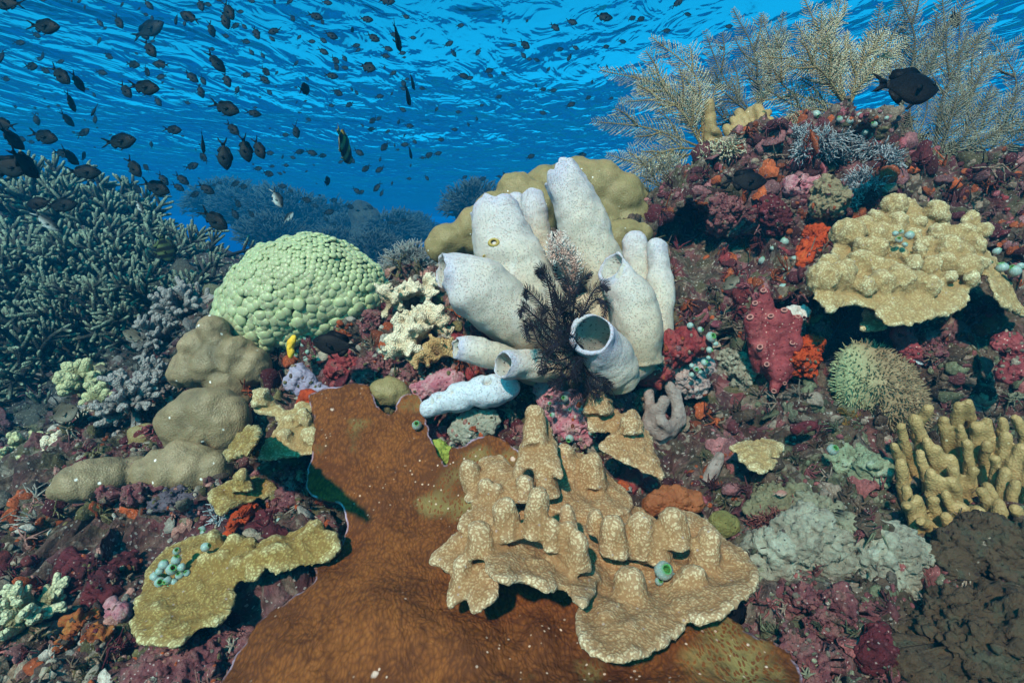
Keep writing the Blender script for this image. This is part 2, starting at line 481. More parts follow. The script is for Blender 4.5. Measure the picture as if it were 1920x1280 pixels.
def reef_material():
    t = NT('reef_crust')
    wco = t.warp(22, 0.03)
    n1 = t.noise(7, 5, 0.6, 0.6); n2 = t.noise(19, 5, 0.62, 0.8); n3 = t.noise(60, 4, 0.65)
    cell = t.vor(34, out='Color', co=wco); csep = t.new('ShaderNodeSeparateColor'); t.set(csep.inputs[0], cell)
    base = t.ramp(n2, [(.25, (.020, .013, .013)), (.42, (.060, .038, .030)), (.52, (.12, .08, .055)), (.62, (.06, .05, .03)), (.78, (.17, .13, .10))])
    enc = t.ramp(csep.outputs[0], [(.0, (.06, .008, .010)), (.15, (.18, .035, .045)), (.30, (.05, .035, .022)), (.42, (.24, .085, .095)), (.55, (.07, .012, .015)), (.66, (.11, .095, .04)), (.78, (.20, .15, .11)), (.9, (.09, .03, .04)), (1, (.30, .21, .17))], 'CONSTANT')
    col = t.mix(t.ramp(n1, [(.42, 0.15), (.58, .8)]), base, enc)
    col = t.mix(t.ramp(t.noise(34, 3, .6, 1.0), [(.56, 0), (.66, .75)]), col, (.30, .25, .20))
    tint = t.attr('tint', True); tf = t.attr('tf')
    lum = t.ramp(n3, [(.3, .45), (.7, 1.35)])
    col = t.mix(tf, col, t.mix(1.0, tint, lum, 'MULTIPLY'))
    col = t.mix(t.ramp(t.vor(150), [(.06, .8), (.14, 0)]), col, t.ramp(csep.outputs[1], [(0, (.5, .45, .42)), (.5, (.05, .02, .02)), (.8, (.45, .2, .25))], 'CONSTANT'))
    speck = t.vor(260, out='Color'); ss = t.new('ShaderNodeSeparateColor'); t.set(ss.inputs[0], speck)
    col = t.mix(t.ramp(ss.outputs[0], [(.95, 0), (.97, .6)]), col, (.55, .5, .46))
    col = t.mix(1.0, col, t.ramp(n3, [(.3, .5), (.65, 1.15)]), 'MULTIPLY')
    hh = t.math('ADD', t.math('MULTIPLY', t.noise(120, 6, .7), 1.0), t.math('MULTIPLY', t.vor(90, co=wco), .6))
    return t.done(col, .8, t.bump(hh, .9, .012))
# regional colour on the rock, growth and painted dimness at left: pixel, distance, radius, colour, strength
TINT = [(1700,1220,.58,.16,(.075,.05,.03),.9),(1880,1050,.62,.16,(.085,.055,.03),.85),(1500,1080,.66,.09,(.20,.19,.16),.5),(1080,770,.92,.05,(.45,.19,.24),.8),(850,690,1.0,.08,(.32,.10,.12),.5),
        (1560,930,.78,.10,(.15,.17,.10),.7),(420,960,.88,.10,(.17,.05,.07),.6),(330,1240,.62,.12,(.27,.10,.13),.6),(150,1080,.78,.14,(.10,.035,.035),.7),(1500,1230,.58,.07,(.28,.08,.13),.6),
        (60,760,1.6,.5,(.035,.04,.045),.9),(-300,600,2.2,.7,(.03,.03,.035),.9),(300,560,1.9,.4,(.04,.045,.05),.9),(150,400,2.8,.9,(.03,.035,.04),.95),(700,480,1.7,.3,(.05,.06,.06),.8),  # light falling off to the left, put into the rock colour as dark tint
        (1500,380,1.2,.10,(.20,.05,.07),.5),(1380,420,1.25,.1,(.13,.06,.07),.5),(1500,300,1.3,.14,(.20,.08,.09),.5),(1780,800,.92,.12,(.055,.045,.03),.8)]
tf = np.zeros(len(u)); tc = np.zeros((len(u), 3))
for px, py, d, r, c, s in TINT:
    q = P(px, py, d)
    g = s * np.exp(-(np.linalg.norm(Vt - q, axis=1) / r) ** 2 * 1.2)
    tc += g[:, None] * np.array(c); tf = tf + g
tc /= np.maximum(tf, 1e-6)[:, None]; tf = np.clip(tf, 0, .95)
M_reef = reef_material()
tag(obj('reef', Vt, Ft, M_reef, attrs={'tf': tf, 'tint': tc}), 'sloping reef rock crusted with growth', 'reef', kind='structure')
BV = BVHTree.FromPolygons(Vt.tolist(), Ft.tolist())

def hit(px, py, lift=0.0):
    """where the reef rock stands behind photo pixel (px, py): point, normal, distance"""
    d = Vector(P(px, py, 1.0)); L = d.length; d.normalize()
    loc, nor, i, dist = BV.ray_cast(Vector((0, 0, 0)), d)
    if loc is None: return None
    if nor.dot(d) > 0: nor = -nor
    return np.array(loc + nor * lift), np.array(nor), dist / L

# ------------------------------------------------------------------ far seabed
xs = np.linspace(-40, 40, 200); ys = np.concatenate([np.linspace(1.9, 10, 160), np.linspace(10.2, 85, 120)])
xx, yy = np.meshgrid(xs, ys); b = np.stack([xx.ravel(), yy.ravel(), 0 * xx.ravel()], 1)
zz = -.95 + .25 * fbm(b, .5, 3) + .12 * fbm(b, 2.2, 3, off=5) + .03 * ridged(b, 6, 2) - .05 * np.clip(b[:, 1] - 8, 0, 40)
zz -= .5 * sst(3.0, 1.9, b[:, 1])
zz += .6 * np.exp(-((b[:, 0] + 2.6) / 2.2) ** 2 - ((b[:, 1] - 6.5) / 2) ** 2)
b[:, 2] = np.maximum(zz, -3.1)
ii = np.arange(len(b)).reshape(xx.shape)
t = NT('seabed')
M_sea = t.done(t.ramp(t.noise(2.2, 6, .65), [(.3, (.02, .02, .02)), (.55, (.07, .06, .05)), (.75, (.16, .14, .11))]), .9, t.bump(t.noise(9, 6, .7), 1, .1))
tag(obj('seabed', b, np.stack([ii[:-1, :-1], ii[:-1, 1:], ii[1:, 1:], ii[1:, :-1]], -1).reshape(-1, 4), M_sea), 'reef slope falling away into blue water', 'seabed', kind='structure')
# ------------------------------------------------------------------ builders shared by the corals
OUTL = []
def sheet(out, dep, thick=.012, step=6.0, relief=None, wig=2.5, droop=(0.0, .02), clear=.004, on_rock=False, seed=0):
    """a coral plate: outline and distances measured in the photo give its real place, size and tilt; it has an upper side, a lower side and a rim"""
    o = np.asarray(out, float); OUTL.append(o)
    per = np.linalg.norm(np.roll(o, -1, 0) - o, axis=1).sum(); m = max(24, int(per / step))
    q = spline(np.vstack([o[-1:], o, o[:2]]), 12 * (len(o) + 2))
    q = q[12:-24] if len(q) > 60 else q
    s = np.concatenate([[0], np.cumsum(np.linalg.norm(np.diff(np.vstack([q, q[:1]]), axis=0), axis=1))])
    qq = np.vstack([q, q[:1]]); tt = np.linspace(0, s[-1], m, endpoint=False)
    B = np.stack([np.interp(tt, s, qq[:, k]) for k in (0, 1)], 1)
    z = np.zeros(len(B))
    B = B + wig * np.stack([fbm(np.c_[B / 22, z], 1, 3, off=seed), fbm(np.c_[B / 22, z], 1, 3, off=seed + 40)], 1)
    lo, hi = B.min(0), B.max(0)
    gx, gy = np.meshgrid(np.arange(lo[0], hi[0], step), np.arange(lo[1], hi[1], step))
    G = np.stack([gx.ravel(), gy.ravel()], 1) + rng.uniform(-.3, .3, (gx.size, 2)) * step
    G = G[in_poly(G, B)]
    if len(G):
        dmin = np.concatenate([np.linalg.norm(G[i:i + 2000, None] - B[None], axis=2).min(1) for i in range(0, len(G), 2000)])
        G = G[dmin > step * .6]
    pts = np.vstack([B, G])
    r = delaunay_2d_cdt([Vector(p) for p in pts], [(i, (i + 1) % m) for i in range(m)], [], 1, 1e-5)
    p2 = np.array([v[:] for v in r[0]]); tri = np.array(r[2]); 
    lut = {}
    for k, l in enumerate(r[3]):
        for i in l: lut[i] = k
    loop = [lut[i] for i in range(m)]
    Bq = p2[loop]
    rim = np.concatenate([np.linalg.norm(p2[i:i + 2000, None] - Bq[None], axis=2).min(1) for i in range(0, len(p2), 2000)])
    if on_rock:
        sm = p2[::max(1, len(p2) // 60)]; c = []
        for x, y in sm:
            h_ = hit(x, y)
            if h_: c.append((x, y, h_[2] - dep))
        d = tps2(c, 3.0)(p2[:, 0], p2[:, 1])
    else:
        d = tps2(dep)(p2[:, 0], p2[:, 1])
        sm = p2[::max(1, len(p2) // 140)]; ds = d[::max(1, len(p2) // 140)]
        lift = np.zeros(len(p2))
        for (x, y), dd in zip(sm, ds):
            h_ = hit(x, y)
            if h_ is not None:
                need = dd - (h_[2] - thick - clear)
                if need > 0: lift = np.maximum(lift, need * np.exp(-((p2 - (x, y)) ** 2).sum(1) / (2 * 40.0 ** 2)))
        d = d - lift
    T = P(p2[:, 0], p2[:, 1], d)
    rimm = rim * d / FOC
    N = vnormals(T, tri)
    if (N * T).sum(1).mean() > 0: tri = tri[:, ::-1]; N = -N
    hgt = np.zeros(len(T))
    if relief is not None: hgt = hgt + relief(T, p2, rimm)
    hgt = hgt - droop[0] * np.exp(-rimm / droop[1])
    T = T + N * hgt[:, None]
    th = thick * (.35 + .65 * sst(0, thick * 2.5, rimm))
    U = T - N * th[:, None]
    n = len(T); L = np.array(loop)
    if not ((tri == L[0]).any(1) & (tri == L[1]).any(1)).any(): pass
    e = [(t[i], t[(i + 1) % 3]) for t in tri[((tri == L[0]).any(1)) & ((tri == L[1]).any(1))] for i in range(3)]
    fwd = (L[0], L[1]) in e
    a, b = (L, np.roll(L, -1)) if fwd else (np.roll(L, -1), L)
    side = np.stack([b, a, a + n, b + n], 1)
    V = np.vstack([T, U]); F = [np.vstack([tri, tri[:, ::-1] + n]), side]
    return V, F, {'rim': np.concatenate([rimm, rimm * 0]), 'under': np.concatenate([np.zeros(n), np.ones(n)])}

def curv(V, Fs, it=3):
    """signed convexity of a skin, about -1..1 (crests positive)"""
    N = vnormals(V, Fs); E = np.concatenate([f[:, [i, (i + 1) % f.shape[1]]] for f in Fs for i in range(f.shape[1])])
    def avg(x):
        s = np.zeros((len(V),) + x.shape[1:]); c = np.zeros(len(V))
        np.add.at(s, E[:, 0], x[E[:, 1]]); np.add.at(c, E[:, 0], 1); np.add.at(s, E[:, 1], x[E[:, 0]]); np.add.at(c, E[:, 1], 1)
        return s / c.reshape((-1,) + (1,) * (x.ndim - 1))
    A = V.copy()
    for _ in range(4): A = avg(A)
    c = ((V - A) * N).sum(1)
    for _ in range(it): c = avg(c)
    return np.clip(c / (2.2 * c.std() + 1e-9), -1.5, 1.5)

def balls(L, d=None):
    """(px, py, radius px[, d]) -> world balls"""
    out = []
    for s in L:
        dd = s[3] if len(s) > 3 else d
        out.append((*P(s[0], s[1], dd), s[2] * dd / FOC))
    return np.array(out)

def blob(L, d, k=.02, sub=5, amp=.004, fs=30, c=None, oc=3):
    S = balls(L, d); ctr = S[:, :3].mean(0) if c is None else P(*c)
    V, F = star_blob(ctr, S, k, sub)
    N = vnormals(V, F)
    V = V + N * (amp * fbm(V, fs, oc))[:, None]
    return V, F

def arr_px(pts):
    return np.array([P(*p) for p in pts])

# ------------------------------------------------------------------ coral materials
def m_ridged(name, low, high, rimc, scale=230, cvw=.5):
    """plating coral: maze of fine pale ridges, paler crests and growing rim"""
    t = NT(name)
    co = t.warp(60, .012)
    v = t.vor(scale * .9, co=co); v2 = t.noise(scale * .8, 3, .55, 1.5)
    pat = t.math('ADD', v, t.math('MULTIPLY', t.math('SUBTRACT', v2, .5), .9))
    fac = t.ramp(pat, [(.14, .9), (.34, .55), (.56, 0.08)])
    big = t.noise(14, 4, .6)
    f2 = t.math('MULTIPLY', t.math('ADD', t.math('MULTIPLY', t.attr('cv'), cvw), t.math('ADD', .45, t.math('MULTIPLY', big, .6))), fac, True)
    col = t.mix(f2, low, high)
    col = t.mix(t.ramp(t.noise(26, 4, .6, .5), [(.60, 0), (.72, .55)]), col, tuple(x * .55 for x in low))
    crest = t.math('MULTIPLY', t.math('SUBTRACT', t.attr('cv'), .15), .62, True)
    col = t.mix(t.math('MULTIPLY', crest, t.ramp(pat, [(.18, 1), (.55, .25)]), True), col, rimc)
    rm = t.math('SUBTRACT', 1.0, t.math('MULTIPLY', t.attr('rim'), 90.0), True)
    col = t.mix(t.math('MULTIPLY', rm, t.attr('edge')), col, rimc)
    sp = t.vor(70, out='Distance'); col = t.mix(t.ramp(sp, [(.07, .8), (.13, 0)]), col, (.30, .22, .20))
    return t.done(col, .9, t.bump(t.math('SUBTRACT', 1.0, pat), .5, .0022))

def m_plate(name):
    t = NT(name)
    co = t.warp(30, .02)
    mp = t.new('ShaderNodeMapping'); t.set(mp.inputs['Vector'], co); mp.inputs['Scale'].default_value = (1.35, .8, .8)
    v = t.vor(185, co=mp.outputs[0]); v2 = t.noise(90, 4, .55, 1.0)
    big = t.noise(9, 4, .6, .4)
    col = t.ramp(t.math('ADD', t.math('MULTIPLY', v, .28), t.math('ADD', t.math('MULTIPLY', big, .6), t.math('MULTIPLY', v2, .28))), [(.28, (.27, .090, .023)), (.48, (.17, .053, .013)), (.66, (.085, .026, .008))])
    frost = t.math('MULTIPLY', t.ramp(t.noise(5.5, 3, .6, .3), [(.60, 0), (.72, 1)]), t.ramp(v, [(.15, 0), (.32, .0), (.46, .5)]))
    col = t.mix(frost, col, (.30, .27, .10))
    d = t.vor(17); d2 = t.vor(95)
    col = t.mix(t.math('MULTIPLY', t.ramp(d2, [(.10, 1), (.17, 0)]), t.ramp(t.noise(8, 2), [(.5, 0), (.6, .85)])), col, (.62, .44, .36))
    col = t.mix(t.ramp(t.math('ADD', d, t.math('MULTIPLY', t.noise(150, 3), .09)), [(.10, .8), (.13, 0)]), col, (.60, .43, .36))
    rm = t.ramp(t.math('MULTIPLY', t.attr('rim'), 100.0), [(.08, 1), (.20, .6), (.30, 0)])
    col = t.mix(t.math('MULTIPLY', rm, t.ramp(t.noise(26, 4, .6), [(.46, 0), (.66, .9)])), col, (.46, .36, .50))
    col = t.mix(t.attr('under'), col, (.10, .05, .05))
    h = t.math('ADD', t.math('MULTIPLY', v, -1.0), t.math('MULTIPLY', v2, .7))
    t.b.inputs['Specular IOR Level'].default_value = .12
    return t.done(col, .8, t.bump(h, .5, .003))

def m_porites(name, a, b, c, spots=(.75, .70, .66), dens=.06):
    t = NT(name)
    n = t.noise(11, 4, .6); f = t.noise(420, 2, .6)
    col = t.ramp(n, [(.3, a), (.5, b), (.7, c)])
    col = t.mix(t.ramp(t.attr('cv'), [(0, 0), (.6, .35)]), col, tuple(min(1, x * 1.35) for x in b))
    col = t.mix(t.ramp(f, [(.35, .35), (.6, 0)]), col, tuple(x * .55 for x in a))
    d = t.vor(38); m = t.noise(16, 2)
    col = t.mix(t.math('MULTIPLY', t.ramp(t.math('ADD', d, t.math('MULTIPLY', t.noise(180, 3), .06)), [(dens + .05, 1), (dens + .08, 0)]), t.ramp(m, [(.34, 0), (.44, 1)])), col, spots)
    col = t.mix(t.ramp(t.noise(30, 5, .7, .4), [(.56, 0), (.70, .5)]), col, tuple(x * .5 for x in a))
    return t.done(col, .48, t.bump(t.math('ADD', t.math('MULTIPLY', t.vor(330), .7), t.math('MULTIPLY', t.noise(60, 4, .55), 1.2)), .45, .003))

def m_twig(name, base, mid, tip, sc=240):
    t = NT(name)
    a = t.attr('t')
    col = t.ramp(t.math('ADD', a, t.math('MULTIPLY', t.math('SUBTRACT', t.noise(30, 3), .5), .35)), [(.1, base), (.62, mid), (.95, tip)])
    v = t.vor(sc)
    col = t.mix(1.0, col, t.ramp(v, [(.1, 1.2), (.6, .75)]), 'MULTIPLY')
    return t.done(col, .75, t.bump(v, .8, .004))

def m_plain(name, stops, scale=40, rough=.7, bs=150, bd=.004, speck=None, trans=0.0, sss=0.0, det=5):
    t = NT(name)
    col = t.ramp(t.noise(scale, det, .62, .5), stops)
    if speck: col = t.mix(t.ramp(t.vor(speck[1]), [(.10, .85), (.17, 0)]), col, speck[0])
    k = {}
    if sss: k['Subsurface_Weight'] = sss; k['Subsurface_Scale'] = .006
    pores = t.ramp(t.vor(95), [(.08, 1), (.16, 0)])
    col = t.mix(t.math('MULTIPLY', pores, t.ramp(t.noise(18, 2), [(.42, 0), (.55, .8)])), col, tuple(x * .3 for x in stops[0][1]))
    return t.done(col, rough, t.bump(t.math('SUBTRACT', t.math('ADD', t.noise(bs, 6, .7), t.noise(bs * .35, 4, .6)), pores), .9, bd * 1.5), **k)
# ------------------------------------------------------------------ brown plate coral
M_plate = m_plate('brown_plate')
def blister(T, p2, rim):
    g = 0
    for x, y, r, a_ in [(690,900,80,.022),(650,1010,50,-.012),(725,1165,95,.034),(560,1255,75,.022),(880,1235,60,.018),(1290,1225,80,.018),(800,960,60,-.014),(1010,1200,34,.014),(640,790,50,.012)]:
        g = g + a_ * np.exp(-((p2[:, 0] - x) ** 2 + (p2[:, 1] - y) ** 2) / (r * r))
    return g + .016 * np.exp(-rim / .03) + .012 * fbm(T, 7, 2, off=3) + .0026 * fbm(T, 36, 3, off=8) * sst(0, .02, rim) + 0.0009 * np.abs(fbm(T, 150, 2, off=5))
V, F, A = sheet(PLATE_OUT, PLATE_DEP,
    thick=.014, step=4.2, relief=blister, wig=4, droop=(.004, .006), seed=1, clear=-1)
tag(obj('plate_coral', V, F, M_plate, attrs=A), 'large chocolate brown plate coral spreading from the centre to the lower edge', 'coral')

# ------------------------------------------------------------------ tan knobbly shelf coral
M_tan = m_ridged('tan_ridged', (.225, .11, .046), (.45, .31, .17), (.66, .55, .39), 330)
def lumps(T, p2, rim):
    return .010 * fbm(T, 20, 2, off=2) * sst(0, .03, rim) + .004 * np.abs(fbm(T, 60, 2, off=6))
def knob(px, py, bx, by, r, d, d2=None):
    a, b = P(bx, by, (d2 or d)), P(px, py, d)
    n = 8; f = np.linspace(0, 1, n)
    path = a + (b - a) * f[:, None]
    rr = 1.12 * r * d / FOC * (1.25 - .3 * f)
    V, F = rtube(path, rr, 14, 5)
    return V + .0022 * norm(V - path.mean(0)) * fbm(V, 60, 2)[:, None], F
pieces = []
SH = [
 ([(905,1010),(912,1045),(918,1062),(950,1078),(985,1072),(1030,1092),(1060,1086),(1082,1112),(1105,1120),(1125,1080),(1120,1030),(1090,1000),(1000,985),(935,985)],
  [(920,1062,.55),(1000,1085,.53),(1082,1112,.53),(1000,985,.68),(1110,1010,.68)]),
 ([(898,985),(905,1015),(960,1030),(1040,1035),(1120,1040),(1200,1050),(1250,1010),(1230,965),(1180,935),(1120,915),(1040,915),(960,912),(925,940)],
  [(905,1010,.635),(1040,1035,.63),(1200,1050,.63),(1000,915,.76),(1180,935,.76)]),
 ([(1085,1125),(1080,1165),(1092,1196),(1122,1216),(1162,1226),(1212,1212),(1250,1190),(1282,1164),(1290,1130),(1280,1040),(1200,1010),(1120,1050)],
  [(1170,1222,.485),(1085,1150,.535),(1280,1150,.54),(1200,1020,.67)]),
 ([(1290,1148),(1340,1146),(1382,1120),(1412,1094),(1421,1058),(1402,1030),(1362,1000),(1332,974),(1302,954),(1268,950),(1240,968),(1220,1040),(1250,1110)],
  [(1410,1070,.585),(1300,1146,.535),(1270,955,.73),(1240,1050,.63)]),
 ([(800,1046),(838,1002),(860,985),(882,940),(866,928),(880,898),(890,868),(905,850),(942,850),(962,870),(978,900),(960,940),(935,980),(922,1020),(926,1060),(912,1075),(880,1060),(850,1076),(826,1060)],
  [(810,1046,.635),(880,1060,.61),(900,860,.76),(960,900,.70),(870,930,.70)]),
 ([(836,1090),(835,1128),(852,1122),(868,1110),(878,1140),(896,1130),(916,1118),(930,1085),(925,1050),(890,1030),(855,1050)],
  [(840,1120,.575),(880,1138,.56),(925,1060,.59),(890,1035,.63)]),
 ([(958,894),(975,890),(986,870),(1012,876),(1055,886),(1046,840),(1032,792),(1014,764),(994,768),(984,800),(972,830),(964,860)],
  [(960,890,.70),(1050,884,.69),(1005,770,.80),(1010,850,.71)]),
 ([(960,870),(1000,850),(1060,840),(1110,850),(1150,890),(1190,935),(1160,962),(1080,960),(1000,935),(955,915)],
  [(970,880,.78),(1110,855,.83),(1150,955,.71),(1000,935,.71)]),
 ([(862,982),(868,960),(900,945),(930,960),(925,1000),(890,1010)], [(865,975,.655),(925,965,.68),(890,1005,.64)]),
]
for k, (o, dp) in enumerate(SH):
    V, F, A = sheet(o, dp, thick=.020, step=7, relief=lumps, wig=3, droop=(.006, .015), seed=60 + k, clear=.012)
    pieces.append((V, F))
KN = [(1012,930,1002,1010,19,.60),(946,955,955,1010,21,.61),(1034,985,1034,1030,13,.59),(1066,992,1070,1050,16,.59),(1082,1012,1084,1070,18,.58),(1036,985,1040,1040,13,.60),(1116,966,1118,1000,15,.64),(1064,962,1066,1000,14,.62),
      (910,912,915,950,15,.70),(930,920,935,950,12,.69),(1262,978,1262,1020,26,.63),(1003,778,1005,840,19,.765,.74),(900,1000,905,1040,24,.605),(880,880,890,920,18,.735),(1150,990,1150,1040,22,.62),(1200,985,1200,1040,24,.63),(1330,1010,1320,1060,22,.62),(1108,870,1110,910,22,.76),(1060,850,1062,900,18,.77),(1022,890,1026,930,20,.71),(985,905,985,940,16,.69),(1300,1085,1290,1110,26,.59),(1180,1090,1180,1120,28,.58),(868,1062,868,1090,16,.60),(1230,1005,1230,1050,24,.63)]
for kk in KN: pieces.append(knob(*kk))
V, F = voxel_join(pieces, .0030, 3)
N = vnormals(V, F[0]) if len(F) == 1 else vnormals(V, F)
V = V + N * (.0022 * fbm(V, 40, 2, off=1) + .0008 * fbm(V, 130, 2, off=1))[:, None]
tag(obj('shelf_coral', V, F, M_tan, attrs={'cv': curv(V, F)}), 'large tan coral with knobs and overlapping ruffled shelves, over the brown plate', 'coral')

# ------------------------------------------------------------------ other plating corals
M_tan2 = m_ridged('olive_ridged', (.17, .095, .025), (.36, .265, .09), (.60, .56, .34), 300)
M_yel = m_ridged('yellow_ridged', (.25, .155, .065), (.45, .345, .175), (.62, .585, .41), 300, .6)
def bumps(L):
    L = np.array(L, float)
    def f(T, p2, rim):
        g = (L[:, 3] * np.exp(-(np.hypot(p2[:, :1] - L[:, 0], p2[:, 1:] - L[:, 1]) / L[:, 2]) ** 2 * 1.3)).max(1)
        return g + .004 * fbm(T, 30, 2) - .010
    return f
def plating(shapes, knobs, mat, label, vox=.0035, thick=.018, amp=.004, droop=(.008, .02), step=7, seed=0, name='plating_coral', rel=None, extra=[]):
    pcs = []
    for k, (o, dp) in enumerate(shapes):
        V, F, A = sheet(o, dp, thick=thick, step=step, relief=rel or lumps, wig=3, droop=droop, seed=seed + 7 * k, clear=.01)
        pcs.append((V, F))
    pcs += extra
    for kk in knobs: pcs.append(knob(*kk))
    V, F = voxel_join(pcs, vox, 2)
    V = V + vnormals(V, F) * (amp * fbm(V, 45, 3, off=seed) + .45 * amp * fbm(V, 140, 2, off=1))[:, None]
    return tag(obj(name, V, F, mat, attrs={'cv': curv(V, F)}), label, 'coral')
plating([([(240,1176),(246,1130),(258,1096),(276,1052),(310,1018),(350,1002),(380,994),(420,998),(450,1008),(488,1022),(490,1046),(488,1070),(466,1086),(431,1089),(437,1106),(430,1130),(402,1156),(360,1172),(330,1196),(290,1199),(256,1191)],
          [(250,1180,.62),(340,1190,.60),(300,1030,.76),(420,1000,.76),(480,1060,.70)]),
         ([(470,1020),(510,1000),(540,990),(562,976),(592,984),(616,984),(640,1004),(626,1034),(592,1046),(560,1056),(520,1062),(485,1050)], [(480,1040,.71),(630,1005,.73),(560,985,.77),(540,1055,.70)])],
        [(402,1010,402,1040,17,.735),(442,1018,440,1050,18,.72),(470,1020,472,1050,15,.72),(425,1040,424,1070,20,.71),(392,1050,390,1080,16,.71),(500,1025,500,1050,13,.71),(520,1020,522,1045,15,.71),(590,990,590,1015,17,.73),(450,1060,450,1080,16,.69),(610,1010,610,1030,14,.72)],
        M_tan2, 'olive tan plate coral jutting over a black hollow, clump of squirts on top', seed=3)
plating([([(466,730),(500,724),(512,746),(540,762),(560,746),(592,744),(582,772),(600,800),(626,836),(600,842),(560,846),(524,852),(484,852),(490,820),(515,796),(506,772),(474,766)],
          [(480,735,.97),(590,748,.95),(490,850,.86),(620,838,.86)])],
        [(490,740,492,760,12,.95),(545,790,546,805,13,.91),(570,775,570,795,12,.91),(535,820,536,835,14,.89),(580,815,580,830,13,.88)],
        M_yel, 'small yellowish cream coral scrap with a pinched waist, left of the brown plate top', seed=21)
_rb = np.random.RandomState(8)
YB = [(x + _rb.uniform(-14, 14), y + _rb.uniform(-12, 12), _rb.uniform(12, 27)) for x in range(1545, 1860, 33) for y in range(385, 575, 29)]
_yo = np.array([(1535,540),(1560,482),(1582,432),(1620,418),(1652,384),(1690,368),(1750,400),(1788,415),(1820,412),(1848,440),(1870,480),(1826,528),(1815,560),(1770,570),(1700,585),(1640,560),(1560,560)], float)
_yd = tps2([(1540,555,.89),(1700,595,.86),(1815,560,.89),(1600,430,1.05),(1720,375,1.10),(1850,450,1.03)])
YS = []
for x, y, r in YB:
    if in_poly(np.array([(x, y)]), _yo)[0] and y < 545:
        dd = float(_yd(np.array([x]), np.array([y]))[0]) - .004; I, IF = ico(3); c_ = P(x, y - 3, dd); rr = r * dd / FOC
        YS.append((c_ + I * rr * _rb.uniform(.8, 1.2, 3) * np.array([1, 1, 1.15]), IF))
plating([([(1530,546),(1558,482),(1580,432),(1620,416),(1652,382),(1690,366),(1730,372),(1752,402),(1772,380),(1784,378),(1790,420),(1822,410),(1848,440),(1870,480),(1885,508),(1850,506),(1826,528),(1818,566),(1772,580),(1740,590),(1700,598),(1660,592),(1640,566),(1600,560),(1560,573)],
          [(1540,555,.89),(1700,595,.86),(1815,560,.89),(1600,430,1.05),(1720,375,1.10),(1850,450,1.03)]),
         ([(1628,566),(1660,562),(1678,580),(1672,608),(1645,612),(1620,604)], [(1630,605,.93),(1675,580,.95),(1630,566,.96)]),
         ([(1860,480),(1880,478),(1905,520),(1925,560),(1940,590),(1900,566),(1870,520)], [(1860,480,.98),(1930,580,.95),(1900,520,.99)])],
[],
        M_yel, 'big lumpy yellow beige coral shelf hanging on the right wall', vox=.0036, seed=33, droop=(.012, .03), step=5, extra=YS)
plating([([(1104,742),(1140,735),(1166,770),(1192,760),(1216,800),(1236,842),(1249,886),(1220,880),(1180,862),(1142,842),(1124,822),(1150,802),(1112,800),(1100,772)],
          [(1105,745,.86),(1240,880,.76),(1130,835,.77),(1200,770,.84)])],
        [(1120,748,1122,775,20,.83),(1180,790,1182,810,18,.80)], M_tan, 'tan coral chunk with pointed lower tip, below the red crusted ledge', seed=44, vox=.003)
plating([([(388,920),(420,896),(455,888),(500,892),(520,915),(470,935),(440,945),(412,962),(392,945)], [(392,930,.85),(510,905,.88),(415,960,.83)])],
        [(452,895,455,920,13,.85)], M_tan2, 'small olive plate coral among squirts, above the jutting plate', seed=51, vox=.003)
plating([([(1370,830),(1400,818),(1440,815),(1470,830),(1460,860),(1440,876),(1410,874),(1390,852)], [(1372,832,.82),(1465,830,.84),(1420,874,.78)])], [], M_yel, 'flat yellowish coral scrap with white edge under the black crinoid recess', seed=52, vox=.003, thick=.012)
plating([([(425,830),(450,800),(476,790),(478,806),(455,835),(430,850),(410,852)], [(425,840,.93),(476,795,.95),(415,850,.91)])], [], M_tan2, 'small curled olive coral leaf beside the brown boulder corals', seed=53, vox=.003, thick=.012)

# ------------------------------------------------------------------ boulder corals
M_por = m_porites('boulder_brown', (.115, .085, .045), (.225, .16, .09), (.31, .21, .125))
M_olv = m_porites('boulder_olive', (.13, .105, .04), (.225, .165, .072), (.32, .20, .095), dens=.03)
def boulder(L, d, mat, label, k=.0045, amp=.004, fs=26, sub=6, c=None):
    S = balls(L, d); I, IF = ico(4); vx = S[:, 3].mean() * .13
    V, F = voxel_join([(s[:3] + I * s[3] * 1.08, IF) for s in S], vx, 8)
    V = V + vnormals(V, F) * (amp * 1.4 * fbm(V, fs * .8, 3) + amp * .9 * ridged(V, 13, 2, off=4.0))[:, None]
    return tag(obj('boulder_coral', V, F, mat, attrs={'cv': curv(V, F, 6)}), label, 'coral')
boulder([(1030,360,44),(1075,350,46),(1120,352,46),(1160,375,46),(1190,400,30),(1170,420,40),(1130,420,46),(1090,400,48),(1050,400,40),(1195,385,24),(1110,330,24),(1150,350,26)], 1.34, M_olv, 'olive brown boulder coral with smooth lobes behind the tallest tube')
boulder([(970,365,36),(1000,385,40),(930,400,36),(880,428,30),(845,452,32),(830,462,26),(905,425,34),(960,405,44),(1010,420,30),(940,445,34),(890,452,26)], 1.26, M_olv, 'olive green boulder coral sloping down to the left behind the sponge', k=.004)
boulder([(1180,445,28),(1160,450,30),(1200,440,20)], 1.24, M_olv, 'small olive coral knob between the tall tube and the back tubes', sub=5)
boulder([(400,628,30),(375,650,30),(360,690,34),(400,680,38),(440,672,36),(470,690,32),(480,690,22),(425,715,34),(440,735,28),(340,702,22),(410,650,30)], 1.10, M_por, 'grey brown boulder coral with white specks, under the green bubble coral', k=.0035, amp=.005)
boulder([(400,770,40),(360,775,40),(335,795,36),(380,800,40),(425,785,38),(420,810,30),(340,815,26)], 1.0, M_por, 'white spotted grey brown boulder coral, middle of three in a slanting row', k=.0035)
